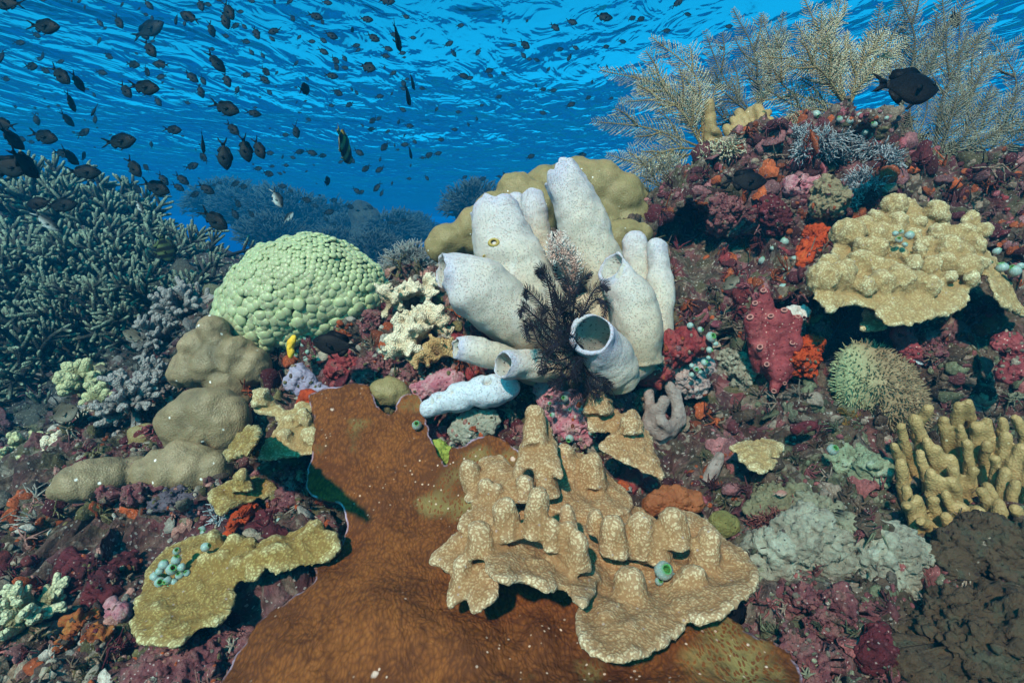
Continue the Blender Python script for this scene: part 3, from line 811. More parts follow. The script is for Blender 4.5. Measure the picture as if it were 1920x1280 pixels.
boulder([(140,912,30,.90),(172,900,34,.915),(205,895,36,.93),(250,895,32),(285,890,34),(325,882,38),(365,878,40),(400,880,30),(225,905,28),(300,868,26),(345,860,32),(116,922,20,.89)], .955, M_por, 'low long grey brown boulder coral lying over a dark red ledge', k=.0035)
boulder([(715,738,22),(735,735,24),(750,745,16)], .93, M_olv, 'small olive dome coral in the notch of the brown plate', sub=5)
boulder([(268,815,20),(260,830,16),(275,830,14)], 1.05, M_olv, 'small round tan coral knob left of the spotted boulder corals', sub=5)

# ------------------------------------------------------------------ green bubble coral
def bubble_coral():
    L = [(x_, y_, r_ * .88) for x_, y_, r_ in [(560,548,92),(505,572,76),(622,538,84),(658,548,52),(590,525,78),(472,592,50),(682,550,30),(530,590,56),(600,580,46),(448,600,28),(525,530,66),(484,615,32)]]
    V, F = blob(L, 1.20, .02, 5, .006, 14)
    root = empty('bubble_coral', V[V[:, 2].argmin()], 'pale green domed bubble coral left of the white sponge', 'coral')
    t = NT('bubble_base'); obj('core', V * 0.97 + V.mean(0) * .03, F, t.done(t.ramp(t.noise(40), [(.3, (.03, .06, .04)), (.7, (.10, .16, .09))]), .9), root)
    N = vnormals(V, F); mb = MB(); I, IF = ico(2); pts = []
    cand = rng.permutation(len(V)); grid = {}
    for i in cand:
        p = V[i]
        if np.dot(N[i], p) > .25 * np.linalg.norm(p): continue
        px = 960 + FOC * p[0] / (p @ CF); py = 640 - FOC * (p @ CU) / (p @ CF)
        low = sst(480, 620, py)
        r = (.0068 + .0058 * low) * rng.uniform(.75, 1.25)
        if any(np.linalg.norm(p - q) < (r + r2) * .43 for q, r2 in pts): continue
        pts.append((p, r))
        # hanging below rim: skip a couple of gaps
        s = np.array([1, 1, 1]) * r * rng.uniform(.9, 1.12, 3)
        B = I * s
        B = B + B * (.20 * fbm(B / r + i * 1.37, .9, 1))[:, None]
        out = rng.uniform(.0, .45) * r + .006 * fbm(p[None], 42, 2)[0]
        B = B - np.outer(B @ N[i], N[i]) * .48
        mb.add(p + N[i] * out + B, IF, cv=rng.uniform(0, 1), cap=sst(.45, .95, norm(B) @ N[i]))
    t = NT('bubbles')
    col = t.mix(t.attr('cv'), (.30, .32, .18), (.41, .42, .25))
    col = t.mix(t.ramp(t.noise(12, 3), [(.40, 0), (.65, .7)]), col, (.30, .27, .17))
    col = t.mix(t.math('MULTIPLY', t.attr('cap'), .75), t.mix(.45, col, (.37, .42, .22)), t.mix(.55, col, (.28, .27, .19)))
    t.done(col, .35, t.bump(t.noise(260, 3), .25, .002), Subsurface_Weight=.35, Subsurface_Scale=.008, Sheen_Weight=.9, Sheen_Roughness=.35, Sheen_Tint=(.75, 1, .6, 1))
    t.b.inputs['Subsurface Radius'].default_value = (.6, 1, .5)
    o = mb.build('vesicles', t.m, root)
    o['kind'] = 'stuff'
    return len(pts)
print('bubbles', bubble_coral())

# ------------------------------------------------------------------ white tube sponge
def m_sponge(name, blue=0.0):
    t = NT(name)
    a = t.attr('t')
    col = t.ramp(t.math('ADD', a, t.math('MULTIPLY', t.math('SUBTRACT', t.noise(9, 4), .5), .7)), [(.08, (.40, .315, .225)), (.5, (.455, .395, .34)), (.85, (.445, .405, .42)), (1, (.39, .37, .45))] if not blue else [(.1, (.42, .44, .49)), (.8, (.47, .50, .57))])
    v = t.vor(360, rand=.8)
    col = t.mix(t.ramp(v, [(.15, .26), (.36, 0)]), col, (.26, .24, .25))
    col = t.mix(t.ramp(t.noise(24, 4, .6), [(.54, 0), (.68, .6)]), col, (.52, .49, .48))
    col = t.mix(t.ramp(t.noise(17, 3, .6, off) if False else t.noise(13, 5, .7), [(.60, 0), (.72, .35)]), col, (.46, .40, .34))
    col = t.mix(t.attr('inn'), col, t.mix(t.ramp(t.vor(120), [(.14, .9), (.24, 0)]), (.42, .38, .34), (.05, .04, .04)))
    h = t.math('ADD', t.ramp(v, [(.12, 0), (.35, 1)]), t.math('MULTIPLY', t.noise(45, 3, .5), .8))
    return t.done(col, .85, t.bump(h, .75, .0035), Subsurface_Weight=.12, Subsurface_Scale=.008)
M_sp = m_sponge('white_sponge')

def tube_shell(pts, rad, wall=.30, depth=.55, seg=44, rings=60, lump=.004, closed=False, tilt=None, seed=0, rag=.004):
    """a sponge tube: outer skin, rolled rim, inner cavity; pts (px, py, d) base to tip; rad in px"""
    C = spline(arr_px(pts), rings); dd = np.interp(np.linspace(0, 1, rings), np.linspace(0, 1, len(pts)), [p[2] for p in pts])
    r = np.maximum(spline(np.array(rad, float)[:, None], rings)[:, 0], 3) * .87 * dd / FOC
    T, N, B = frames(C)
    tip = T[-1] if tilt is None else norm(np.array(tilt, float))
    rings_l = []; tt = []; inn = []
    a = np.linspace(0, 2 * math.pi, seg, endpoint=False)
    def ring(c, rr, tdir, sh=0.0):
        n = norm(N[-1] - tdir * (N[-1] @ tdir)) if tdir is tip else None
        return c, rr
    for i in range(rings):
        f = i / (rings - 1)
        w_ = sst(.72, 1.0, f) if tilt is not None else 0
        tdir = norm(T[i] * (1 - w_) + tip * w_)
        n = norm(N[i] - tdir * (N[i] @ tdir)); b = np.cross(tdir, n)
        rings_l.append(C[i] + r[i] * (np.cos(a)[:, None] * n + np.sin(a)[:, None] * b)); tt.append(np.full(seg, f)); inn.append(np.zeros(seg))
    rt = r[-1]; tdir = tip; n = norm(N[-1] - tdir * (N[-1] @ tdir)); b = np.cross(tdir, n)
    cs = np.cos(a)[:, None] * n + np.sin(a)[:, None] * b
    if closed:
        for f in np.linspace(0, 1, 12)[1:]:
            rings_l.append(C[-1] + tdir * rt * .8 * math.sin(f * math.pi / 2) + cs * rt * max(.03, math.cos(f * math.pi / 2))); tt.append(np.full(seg, 1.0)); inn.append(np.zeros(seg))
    else:
        wl = wall * rt
        for th in np.linspace(0, math.pi, 7)[1:]:
            rr = rt - wl / 2 + wl / 2 * math.cos(th)
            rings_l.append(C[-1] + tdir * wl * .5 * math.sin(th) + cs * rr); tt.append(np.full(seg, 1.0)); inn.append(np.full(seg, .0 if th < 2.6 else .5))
        m = 16
        for k in range(1, m + 1):
            f = k / m * depth; i = int(round((rings - 1) * (1 - f))); w_ = 1 - k / m
            td = norm(tip * w_ + T[i] * (1 - w_)); nn = norm(N[-1] - td * (N[-1] @ td)) if False else norm(n * w_ + N[i] * (1 - w_) - td * ((n * w_ + N[i] * (1 - w_)) @ td)); bb = np.cross(td, nn)
            rr = max(.004, min(r[i], rt * 1.05) - wl * (1 + .6 * k / m))
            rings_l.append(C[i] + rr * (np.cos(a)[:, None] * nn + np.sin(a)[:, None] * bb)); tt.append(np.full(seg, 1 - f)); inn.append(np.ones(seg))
    V = np.concatenate(rings_l); t_ = np.concatenate(tt); inn = np.concatenate(inn)
    R_ = len(rings_l); i = np.arange(R_ - 1)[:, None] * seg; j = np.arange(seg)[None]; k = (j + 1) % seg
    F = np.stack([i + j, i + k, i + seg + k, i + seg + j], -1).reshape(-1, 4)
    if not closed:
        ang_ = np.tile(a, R_); z0 = np.zeros_like(ang_); rn = fbm(np.c_[np.cos(ang_) * 1.3 + seed, np.sin(ang_) * 1.3, z0], 1, 3)
        near = sst(.05, .0, np.linalg.norm((V - C[-1]) * 1.0, axis=1) - rt * 1.1)
        V = V + (rag * rn * near)[:, None] * tip
    Nn = vnormals(V, F)
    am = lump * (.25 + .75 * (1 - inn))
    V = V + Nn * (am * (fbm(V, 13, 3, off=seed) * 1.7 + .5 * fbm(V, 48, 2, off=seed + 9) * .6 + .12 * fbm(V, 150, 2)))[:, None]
    V = np.vstack([V, C[:1], V[-seg:].mean(0)[None]])
    tri = [(len(V) - 2, (q + 1) % seg, q) for q in range(seg)] + [(len(V) - 1, (R_ - 1) * seg + q, (R_ - 1) * seg + (q + 1) % seg) for q in range(seg)]
    return V, [F, np.array(tri)], {'t': np.r_[t_, 0, t_[-1]], 'inn': np.r_[inn, 0, inn[-1]]}
def vdir(x, y, z): return CX * x + CU * y + CF * z       # right, up, away
sp = empty('tube_sponge', P(1060, 720, .92), 'white tube sponge cluster with a black feather star in its middle', 'sponge')
TUBES = [
 ('wide low tube pointing left with a small lip', [(1015,640,.96),(950,585,.92),(880,535,.90),(828,508,.89)], [50,66,66,42], vdir(-.92,.02,-.30), dict(wall=.22)),
 ('broad tall tube with a ragged open top', [(1030,610,1.0),(985,540,.99),(945,460,1.0),(926,402,1.02)], [58,68,66,56], vdir(-.1,.75,.45), dict(lump=.006, rag=.014)),
 ('short narrow tube behind', [(1000,480,1.12),(975,420,1.13),(966,374,1.14)], [24,23,17], None, dict(closed=True)),
 ('narrow tube with a nicked top', [(1030,500,1.08),(1010,430,1.08),(998,374,1.08)], [22,27,24], vdir(.3,.7,.6), dict(wall=.3)),
 ('tallest tube leaning left', [(1145,560,1.0),(1115,480,1.0),(1082,395,1.0),(1050,330,1.0)], [44,54,55,43], vdir(-.5,.7,.3), dict(lump=.005, rag=.011)),
 ('pale back tube with a rounded top', [(1200,600,1.06),(1195,520,1.06),(1187,452,1.06)], [30,31,27], None, dict(closed=True)),
 ('slim back tube with a rounded top', [(1215,680,.98),(1236,600,1.0),(1238,520,1.02),(1233,464,1.03)], [36,33,28,22], None, dict(closed=True)),
 ('thick tube with a dark slanting mouth', [(1200,680,.92),(1195,610,.91),(1172,545,.91),(1146,500,.92)], [46,54,47,34], vdir(-.75,.42,-.52), dict(wall=.15)),
 ('front tube with a wide open mouth', [(1168,722,.87),(1152,692,.86),(1128,655,.83),(1110,626,.79)], [38,54,55,48], vdir(-.34,.36,-.87), dict(wall=.17, depth=.75)),
 ('short tube lying left with open end', [(990,690,.90),(930,668,.88),(880,655,.875),(855,652,.87)], [30,31,29,25], vdir(-.90,.12,-.42), dict(wall=.22)),
 ('short front tube with an open mouth', [(1035,690,.87),(1000,684,.85),(965,682,.83),(943,683,.815)], [32,34,33,30], vdir(-.72,.14,-.68), dict(wall=.2, depth=.7)),
]
for k, (lab, pts, rad, tilt, kw) in enumerate(TUBES):
    V, F, A = tube_shell(pts, rad, tilt=tilt, seed=k * 3.7, **kw)
    o = obj('tube', V, F, M_sp, sp, A); o['label'] = lab
    if 'broad' in lab: TUBE_B = BVHTree.FromPolygons(V.tolist(), [list(q) for f in F for q in f.tolist()])
bV, bF = voxel_join([star_blob(P(x, y, d), balls([(x, y, r, d)]), .01, 3) for x, y, r, d in [(1020,650,50,.97),(1060,640,60,1.0),(1110,600,55,1.02),(1180,670,48,.93),(1140,690,40,.93),(1000,690,35,.92),(1215,670,34,.95),(1060,690,48,.95)]], .006, 6)
bV = bV + vnormals(bV, bF) * (.004 * fbm(bV, 20, 3))[:, None]
obj('base', bV, bF, M_sp, sp, {'t': np.zeros(len(bV)), 'inn': np.zeros(len(bV))})
def worm(x, y, r, lab):
    d_ = Vector(P(x, y, 1.0)).normalized(); loc, nor, _, _ = TUBE_B.ray_cast(Vector((0, 0, 0)), d_)
    if loc is None: return
    n_ = -d_ * .7 + nor * (1 if nor.dot(d_) < 0 else -1) * .5; n_ = norm(np.array(n_)); k_ = r / FOC; c_ = np.array(loc)
    mb = MB(); u_ = norm(np.cross(n_, [0, 0, 1.0])); v_ = np.cross(n_, u_); a = np.linspace(0, 2 * math.pi, 20, endpoint=False); rings = []
    for rr, zz in ((1.5, -.4), (1.35, .25), (1.0, .55), (.7, .45), (.55, 0), (.4, -.5)): rings.append(c_ + n_ * zz * k_ + rr * k_ * (np.cos(a)[:, None] * u_ + .8 * np.sin(a)[:, None] * v_))
    V = np.vstack(rings + [c_[None] - n_ * k_ * .5]); i = np.arange(5)[:, None] * 20; j = np.arange(20)[None]; k = (j + 1) % 20
    t = NT('golden_worm'); m = t.done(t.mix(t.attr('in'), (.36, .25, .06), (.04, .025, .01)), .5)
    tag(obj('worm_tube', V, [np.stack([i + j, i + k, i + 20 + k, i + 20 + j], -1).reshape(-1, 4), np.array([(100 + q, 100 + (q + 1) % 20, 120) for q in range(20)])], m, attrs={'in': np.r_[np.zeros(60), np.full(20, .3), np.ones(41)]}), lab, 'worm')
worm(926, 455, 7.5, 'golden brown worm mouth sunk in the broad ragged white tube')
worm(909, 481, 3, 'tiny brown worm hole low on the broad ragged white tube')
# lying bluish sponge
M_sp2 = m_sponge('bluish_sponge', 1)
S_ = balls([(802,766,17),(812,763,17),(826,754,21),(836,752,20),(858,745,26),(870,742,26),(905,734,30),(925,732,30),(948,727,24),(958,726,18)], .875); I, IF = ico(4)
V, F4 = voxel_join([(q[:3] + I * q[3] * 1.05, IF) for q in S_], .0022, 8)
V = V + vnormals(V, F4) * (.0022 * fbm(V, 34, 3))[:, None]; F = F4
oc = [(915,713,7,.85),(808,752,4,.86),(824,742,4,.86),(845,735,3,.86)]
inn = np.zeros(len(V)); N = vnormals(V, F)
for x, y, r, d in oc:
    q = V[np.argmin(np.linalg.norm(np.stack([960 + FOC * V[:, 0] / (V @ CF) - x, 640 - FOC * (V @ CU) / (V @ CF) - y], 1), axis=1) + 1e4 * ((N * V).sum(1) > 0))]
    g = np.exp(-(np.linalg.norm(V - q, axis=1) / (r * 1.25 * d / FOC)) ** 4); V = V - N * (g * r * 1.6 * d / FOC)[:, None]; inn = np.maximum(inn, g)
tag(obj('encrusting_sponge', V, F, M_sp2, attrs={'t': np.full(len(V), .6), 'inn': inn * .9}), 'bluish white lumpy sponge lying below the tube sponge', 'sponge')
# ------------------------------------------------------------------ finger coral, lower right
M_fin = m_porites('finger_skin', (.17, .11, .042), (.32, .21, .09), (.42, .28, .13), (.62, .5, .34), .04)
def finger_coral():
    tips = [(1676,836),(1690,868),(1715,786),(1742,766),(1737,826),(1757,842),(1770,788),(1782,858),(1797,762),(1815,756),(1812,830),(1850,790),(1850,832),(1880,788),(1886,818),(1905,784),(1915,840),(1745,886),(1757,896),(1786,880),(1783,902),(1826,880),(1700,918),(1718,936),(1750,938),(1772,926),(1700,948),(1726,976),(1852,912),(1872,944),(1842,922),(1885,885),(1905,905),(1930,860),(1925,800),(1945,900),(1800,800),(1830,800),(1865,860),(1690,800),(1725,850),(1950,820),(1960,880),(1800,950),(1775,968),(1905,955),(1835,960)]
    pcs = []; rs = np.random.RandomState(4)
    for x, y in tips:
        f = np.clip((y - 760) / 200, 0, 1); d = .80 - .11 * f + rs.uniform(-.01, .01)
        bx = x + (1815 - x) * .22 + rs.uniform(-8, 8); by = min(1000, y + rs.uniform(75, 125))
        b = P(bx, by, d + .012 + .02 * (1 - f)); t_ = P(x, y, d)
        m = (b + t_) / 2 + rs.normal(size=3) * .006
        r = rs.uniform(8.5, 11.5) * d / FOC
        n = 10; V, F = rtube(spline([b, m, t_], n), r * np.linspace(1.3, .92, n) * (1 + .06 * np.sin(np.arange(n) * 1.3 + rs.uniform(0, 6))), 14, 5)
        pcs.append((V, F))
    pcs.append(star_blob(P(1815, 985, .82), balls([(1750,985,26,.76),(1800,1000,28,.75),(1870,1000,30,.75),(1930,985,30,.76),(1800,960,28,.80),(1880,950,32,.81)]), .008, 4))
    V, F = voxel_join(pcs, .0028, 2)
    V = V + vnormals(V, F) * (.0018 * fbm(V, 60, 3))[:, None]
    tag(obj('finger_coral', V, F, M_fin, attrs={'cv': curv(V, F)}), 'clump of upright tan coral fingers at the right edge', 'coral')
finger_coral()

# golden fingers on the wall top
def small_fingers(name, tips, base, r, mat, label, cat='coral', vox=.004, bl=None, jit=.01):
    pcs = []; rs = np.random.RandomState(len(tips)); b0 = P(*base)
    for x, y, d in tips:
        t_ = P(x, y, d); bb = b0 + (t_ - b0) * .12 + rs.normal(size=3) * jit * .5
        rr = r * d / FOC * rs.uniform(.85, 1.15)
        pcs.append(rtube(spline([bb, (bb + t_) / 2 + rs.normal(size=3) * jit, t_], 9), rr * np.linspace(1.3, .95, 9), 12, 4))
    if bl is not None: pcs.append(star_blob(P(*base), balls(bl), .006, 4))
    V, F = voxel_join(pcs, vox, 2)
    V = V + vnormals(V, F) * (.002 * fbm(V, 60, 3))[:, None]
    return tag(obj(name, V, F, mat, attrs={'cv': curv(V, F)}), label, cat)
small_fingers('finger_coral', [(1330,194,1.4),(1332,225,1.38),(1322,212,1.42),(1340,245,1.37)], (1335,285,1.39), 9, M_fin, 'tall stubby grey tan coral finger beside the golden knobs on the wall top')
small_fingers('finger_coral', [(1385,212,1.38),(1395,222,1.36),(1405,208,1.38),(1420,204,1.37),(1430,215,1.36),(1375,226,1.37),(1362,240,1.36),(1410,235,1.34),(1445,228,1.35),(1390,245,1.34),(1425,245,1.33),(1440,212,1.4),(1400,250,1.32)], (1405,275,1.36), 9, M_fin, 'cluster of small golden coral knobs on the wall top', bl=[(1405,262,26,1.36),(1380,258,18,1.36),(1435,255,20,1.36)])

# ------------------------------------------------------------------ warty cream branching coral
M_poc = m_twig('cream_warts', (.26, .17, .10), (.58, .44, .28), (.74, .62, .46), 330)
def warty(centres, label, mat=None, seed=0, name='branching_coral', sz=15, vox=.0034):
    rs = np.random.RandomState(seed); pcs = []
    for cx, cy, d, rad, n in centres:
        c = P(cx, cy, d); ax = norm(CU * .75 - CF * .65)
        for i in range(n):
            dr = norm(ax + rs.normal(size=3) * .75)
            L = rad * d / FOC * rs.uniform(.8, 1.1); r = sz * d / FOC * rs.uniform(.42, .6)
            pcs.append(rtube(spline([c, c + dr * L * .5 + rs.normal(size=3) * .004, c + dr * L], 7), r * np.linspace(.9, 1.05, 7), 10, 4))
            for q in range(3):
                f = rs.uniform(.55, 1.0); d2 = norm(dr + rs.normal(size=3) * .8)
                pcs.append(rtube(c + dr * L * f + np.outer(np.linspace(0, 1, 4), d2 * r * 2.0), r * np.linspace(.75, .6, 4), 8, 3))
    V, F = voxel_join(pcs, vox, 1)
    V = V + vnormals(V, F) * (.0016 * fbm(V, 190, 2) + .002 * fbm(V, 70, 2))[:, None]
    c0 = V.mean(0); cc = np.array([P(x, y, d) for x, y, d, *_ in centres]); rr = np.array([q[3] * q[2] / FOC for q in centres])
    t_ = (np.linalg.norm(V[:, None] - cc[None], axis=2) / rr).min(1)
    return tag(obj(name, V, F, mat or M_poc, attrs={'t': np.clip(t_ * .8, 0, 1)}), label, 'coral')
warty([(785,630,1.0,50,22),(760,660,.98,38,14),(815,610,1.02,40,14)], 'cream warty branching coral between bubble coral and white sponge', seed=2)
warty([(735,568,1.08,32,12),(768,552,1.1,28,10),(800,548,1.12,26,9)], 'small pale cream branching coral touching the right side of the bubble coral', seed=3, sz=12)
warty([(825,662,.97,30,10),(800,680,.96,24,8)], 'ochre warty coral lump under the cream branching coral', m_twig('ochre_warts', (.14, .07, .03), (.36, .20, .08), (.50, .32, .15), 330), seed=4, sz=12)

# ------------------------------------------------------------------ twigs: staghorn thickets, bushes
def stag_mesh(seed, R_=.5, n=90, L=.22, r=.0115, spread=1.0, seg=6, kids=4, flat=.55):
    rs = np.random.RandomState(seed); mb = MB()
    for i in range(n):
        a = rs.uniform(0, 2 * math.pi); rad = R_ * math.sqrt(rs.uniform(0, 1)); b = np.array([rad * math.cos(a), rad * math.sin(a), 0.0])
        b[2] = flat * math.sqrt(max(0, R_ * R_ - rad * rad)) - L * rs.uniform(.5, 1.1)
        dr = norm(np.array([b[0], b[1], R_ * .9 * rs.uniform(-.05, 1.0)]) + rs.normal(size=3) * R_ * .42 * spread)
        l = L * rs.uniform(.7, 1.3); k = 8
        p = spline([b, b + dr * l * .5 + rs.normal(size=3) * .02 * L / .22, b + dr * l + np.array([0, 0, .05 * l])], k)
        V, F = tube(np.vstack([p, p[-1] + (p[-1] - p[-2]) * .35]), r * np.r_[np.linspace(1.15, .72, k), .2], seg, (False, True))
        mb.add(V, F, t=np.r_[np.repeat(np.r_[np.linspace(0, .88, k), 1], seg), 1])
        for q in range(kids):
            f = rs.uniform(.25, .92); j = int(f * (k - 1)); tdir = norm(p[min(j + 1, k - 1)] - p[max(j - 1, 0)])
            d2 = norm(tdir * .75 + norm(np.cross(tdir, rs.normal(size=3))) * .9 + np.array([0, 0, .12]))
            l2 = l * rs.uniform(.2, .42); pp = spline([p[j], p[j] + d2 * l2 * .5, p[j] + norm(d2 + np.array([0, 0, .12])) * l2], 5)
            V, F = tube(np.vstack([pp, pp[-1] + (pp[-1] - pp[-2]) * .3]), r * np.r_[np.linspace(.85, .62, 5), .18], seg, (False, True))
            mb.add(V, F, t=np.r_[np.repeat(np.r_[np.linspace(f * .5, .92, 5), 1], seg), 1])
    V, F, A = mb.arr()
    return build_mesh('staghorn', V, F, A)
M_stag = m_twig('staghorn_skin', (.006, .006, .006), (.028, .030, .025), (.24, .28, .20), 160)  # dim light over the thicket is put into this dark, tealish colour
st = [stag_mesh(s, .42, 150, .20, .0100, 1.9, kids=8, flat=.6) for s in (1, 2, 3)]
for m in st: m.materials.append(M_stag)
SPOTS = [(60,345,2.75,1.15,'at the upper left edge, under the fish school'),(215,370,2.85,1.05,'rising highest into the open water at left'),(345,455,2.6,.85,'whose tips end in front of the far reef'),(130,430,2.35,1.0,'in the middle of the thicket, lit tips pointing right'),
         (290,470,2.2,.9,'in the middle of the thicket, above the dark gap'),(410,520,2.15,.7,'just left of the green bubble coral'),(20,480,2.1,.9,'at the left edge half way down'),(180,530,1.95,.8,'below the middle of the thicket'),
         (330,555,1.85,.65,'low and close behind the spotted boulder corals'),(60,600,1.8,.75,'low at the left edge above the dark hollow'),(220,600,1.75,.62,'lowest of the thicket, near the brown fish')]
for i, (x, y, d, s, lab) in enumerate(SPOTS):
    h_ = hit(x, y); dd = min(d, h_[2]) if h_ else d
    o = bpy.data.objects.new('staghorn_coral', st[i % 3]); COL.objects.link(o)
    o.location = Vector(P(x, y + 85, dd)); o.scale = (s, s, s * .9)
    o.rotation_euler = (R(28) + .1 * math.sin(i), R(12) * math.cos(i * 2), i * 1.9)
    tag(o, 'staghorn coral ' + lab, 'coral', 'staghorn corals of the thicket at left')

def bush_mesh(seed, n=260, L=1.0, r=.018, kids=3, seg=4, low=-.1, core=.55):
    """round bush of twigs, unit radius"""
    rs = np.random.RandomState(seed); mb = MB()
    I, IF = ico(3); mb.add(I * core * (1 + .15 * fbm(I, 2.5, 2, off=seed))[:, None], IF, t=0.0)
    for i in range(n):
        dr = rs.normal(size=3); dr /= np.linalg.norm(dr); 
        if dr[2] < low: dr[2] = -dr[2]
        l = L * rs.uniform(.85, 1.08); b = dr * core * .8 * L
        p = spline([b, (b + dr * l) / 2 + rs.normal(size=3) * .05, dr * l], 5)
        V, F = tube(p, r * np.array([1.3, 1.1, 1, .8, .35]), seg, (False, True)); mb.add(V, F, t=np.r_[np.repeat(np.linspace(.1, 1, 5), seg), 1])
        for q in range(kids):
            f = rs.uniform(.45, .95); j = min(3, int(f * 4)); d2 = norm(dr + rs.normal(size=3) * .6); e = p[j] + d2 * l * rs.uniform(.1, .24)
            V, F = tube(np.array([p[j], (p[j] + e) / 2, e]), r * np.array([.9, .75, .35]), seg, (False, True)); mb.add(V, F, t=np.r_[np.repeat([.5, .8, 1.0], seg), 1])
    V, F, A = mb.arr(); return build_mesh('bush', V, F, A)
bs = [bush_mesh(s) for s in (5, 6)]
def bush(x, y, d, rpx, mat, label, k=0, sq=.8, name='bushy_coral', group=None, rot=0, cat='coral'):
    me = bs[k] if not len(bs[k].materials) else bs[k].copy()
    me.materials.clear(); me.materials.append(mat)
    o = bpy.data.objects.new(name, me); COL.objects.link(o); s = rpx * d / FOC
    o.location = Vector(P(x, y, d)); o.scale = (s, s, s * sq); o.rotation_euler = (R(12), 0, rot)
    return tag(o, label, cat, group)
M_far = m_twig('far_coral', (.006, .008, .010), (.022, .026, .03), (.09, .10, .10), 60)
M_lav = m_twig('lavender_twigs', (.03, .026, .022), (.10, .088, .082), (.28, .25, .24), 260)
M_pale = m_twig('pale_bush', (.10, .10, .09), (.30, .30, .28), (.52, .52, .50), 300)
M_yt = m_twig('yellow_lobes', (.05, .045, .02), (.18, .165, .075), (.46, .43, .24), 200)
bush(888,395,6.5,66,M_far,'round dark bushy coral ball behind the olive boulder coral','k' and 0,.95)
FAR = [(420,400,5.2,60,'far reef mound directly behind the staghorn thicket'),(480,420,5.0,70,'highest far bushy coral right of the staghorn thicket'),(545,430,4.8,74,'far bushy coral above the left shoulder of the bubble coral'),(610,440,4.9,62,'far bushy coral above the middle of the bubble coral'),(650,455,4.4,50,'far bushy coral left of the dark pillar'),
       (735,455,4.2,56,'far bushy coral at the foot of the dark pillar'),(775,445,5.0,42,'far bushy coral between dark pillar and olive boulder'),(520,470,3.7,66,'dark far bushy coral low behind the bubble coral'),(620,490,3.3,56,'dark bushy coral touching the top of the bubble coral'),(700,500,3.0,60,'dark bushy coral right of the bubble coral top')]
for i, (x, y, d, r, lab) in enumerate(FAR):
    bush(x, y - 12, d * 1.9, r * 1.25, M_far, lab, i % 2, .75, group='bushy corals on the far reef', rot=i * 1.3)
V, F = blob([(690,410,22),(688,440,26),(685,470,32),(680,500,40),(672,398,12)], 8.0, .08, 5, .06, 3)
tag(obj('reef_pillar', V, F, M_sea), 'dark rock pillar standing on the far reef', 'rock')
bush(770,505,1.75,62,M_pale,'pale grey soft twiggy coral between bubble coral and sponge',0,.9,'soft_coral')
bush(745,525,1.6,30,M_pale,'small pale twiggy soft coral tuft right beside the bubble coral',1,.9,'soft_coral',rot=2)

# lavender and yellow corals of the left middle
def branchy(cx, cy, d, rpx, mat, label, n=26, L=1.0, r=9, seed=0, flat=0.35, name='branching_coral', kids=4):
    rs = np.random.RandomState(seed); c = P(cx, cy, d); s = rpx * d / FOC; mb = MB(); ax = norm(CU * .8 - CF * .6); rr = r * d / FOC
    for i in range(n):
        dr = norm(ax * .8 + rs.normal(size=3) * .75); l = s * rs.uniform(.75, 1.15)
        p = spline([c + dr * l * .15, c + dr * l * .55 + rs.normal(size=3) * s * .06, c + dr * l], 7)
        V, F = rtube(p, rr * np.linspace(1.2, .75, 7), 8, 3); mb.add(V, F, t=np.clip(np.linalg.norm(V - c, axis=1) / s, 0, 1))
        for q in range(kids):
            j = rs.randint(2, 6); d2 = norm(dr + norm(np.cross(dr, rs.normal(size=3))) * .9)
            e = p[j] + d2 * l * rs.uniform(.18, .34); V, F = rtube(spline([p[j], (p[j] + e) / 2, e], 4), rr * np.linspace(.8, .6, 4), 7, 3)
            mb.add(V, F, t=np.clip(np.linalg.norm(V - c, axis=1) / s, 0, 1))
    V, F = star_blob(c, np.array([(*c, s * .4)]), .01, 3); mb.add(V, F, t=0.0)
    return tag(mb.build(name, mat), label, 'coral')
branchy(255,760,1.10,60,M_lav,'lavender branching coral with blunt tips, left of the middle spotted boulder', seed=1, r=8)
branchy(205,800,1.15,50,M_lav,'smaller lavender branching coral next to the yellow lobed coral', seed=2, r=7)
branchy(215,860,1.05,44,M_lav,'short lavender coral bush above the long low boulder coral', seed=3, r=7)
branchy(290,715,1.2,40,M_lav,'bluish grey coral twigs tucked under the upper boulder coral', seed=4, r=6)
branchy(350,590,1.5,60,M_lav,'pale blunt twigged coral right of the staghorn, touching the bubble coral', seed=5, r=7, n=34)
branchy(300,640,1.45,50,M_lav,'bluish twig coral behind the upper boulder coral', seed=6, r=6)
branchy(160,720,1.4,46,M_yt,'pale yellow lobed coral in the shade at left', seed=7, r=12, n=18, kids=2)
branchy(195,750,1.35,34,M_yt,'small yellow lobed coral next to the lavender twigs', seed=8, r=11, n=12, kids=2)
branchy(60,860,1.15,56,M_yt,'pale coral fingers at the left edge above the dark hollow', seed=9, r=8, n=24)
branchy(120,845,1.10,34,M_poc,'small cream coral knobs beside a dark hollow at left', seed=10, r=8, n=16)
branchy(60,1150,.74,62,m_twig('greenish_twigs', (.06, .05, .025), (.26, .23, .12), (.52, .50, .32), 260),'greenish tan branching coral in the lower left corner', seed=11, r=10, n=22)
branchy(90,985,.95,34,M_yt,'small whitish yellow coral twigs at the left edge, above the dark red patch', seed=12, r=6, n=14)
branchy(20,1010,.95,34,M_lav,'grey lumpy coral twigs at the left frame edge', seed=13, r=8, n=12)

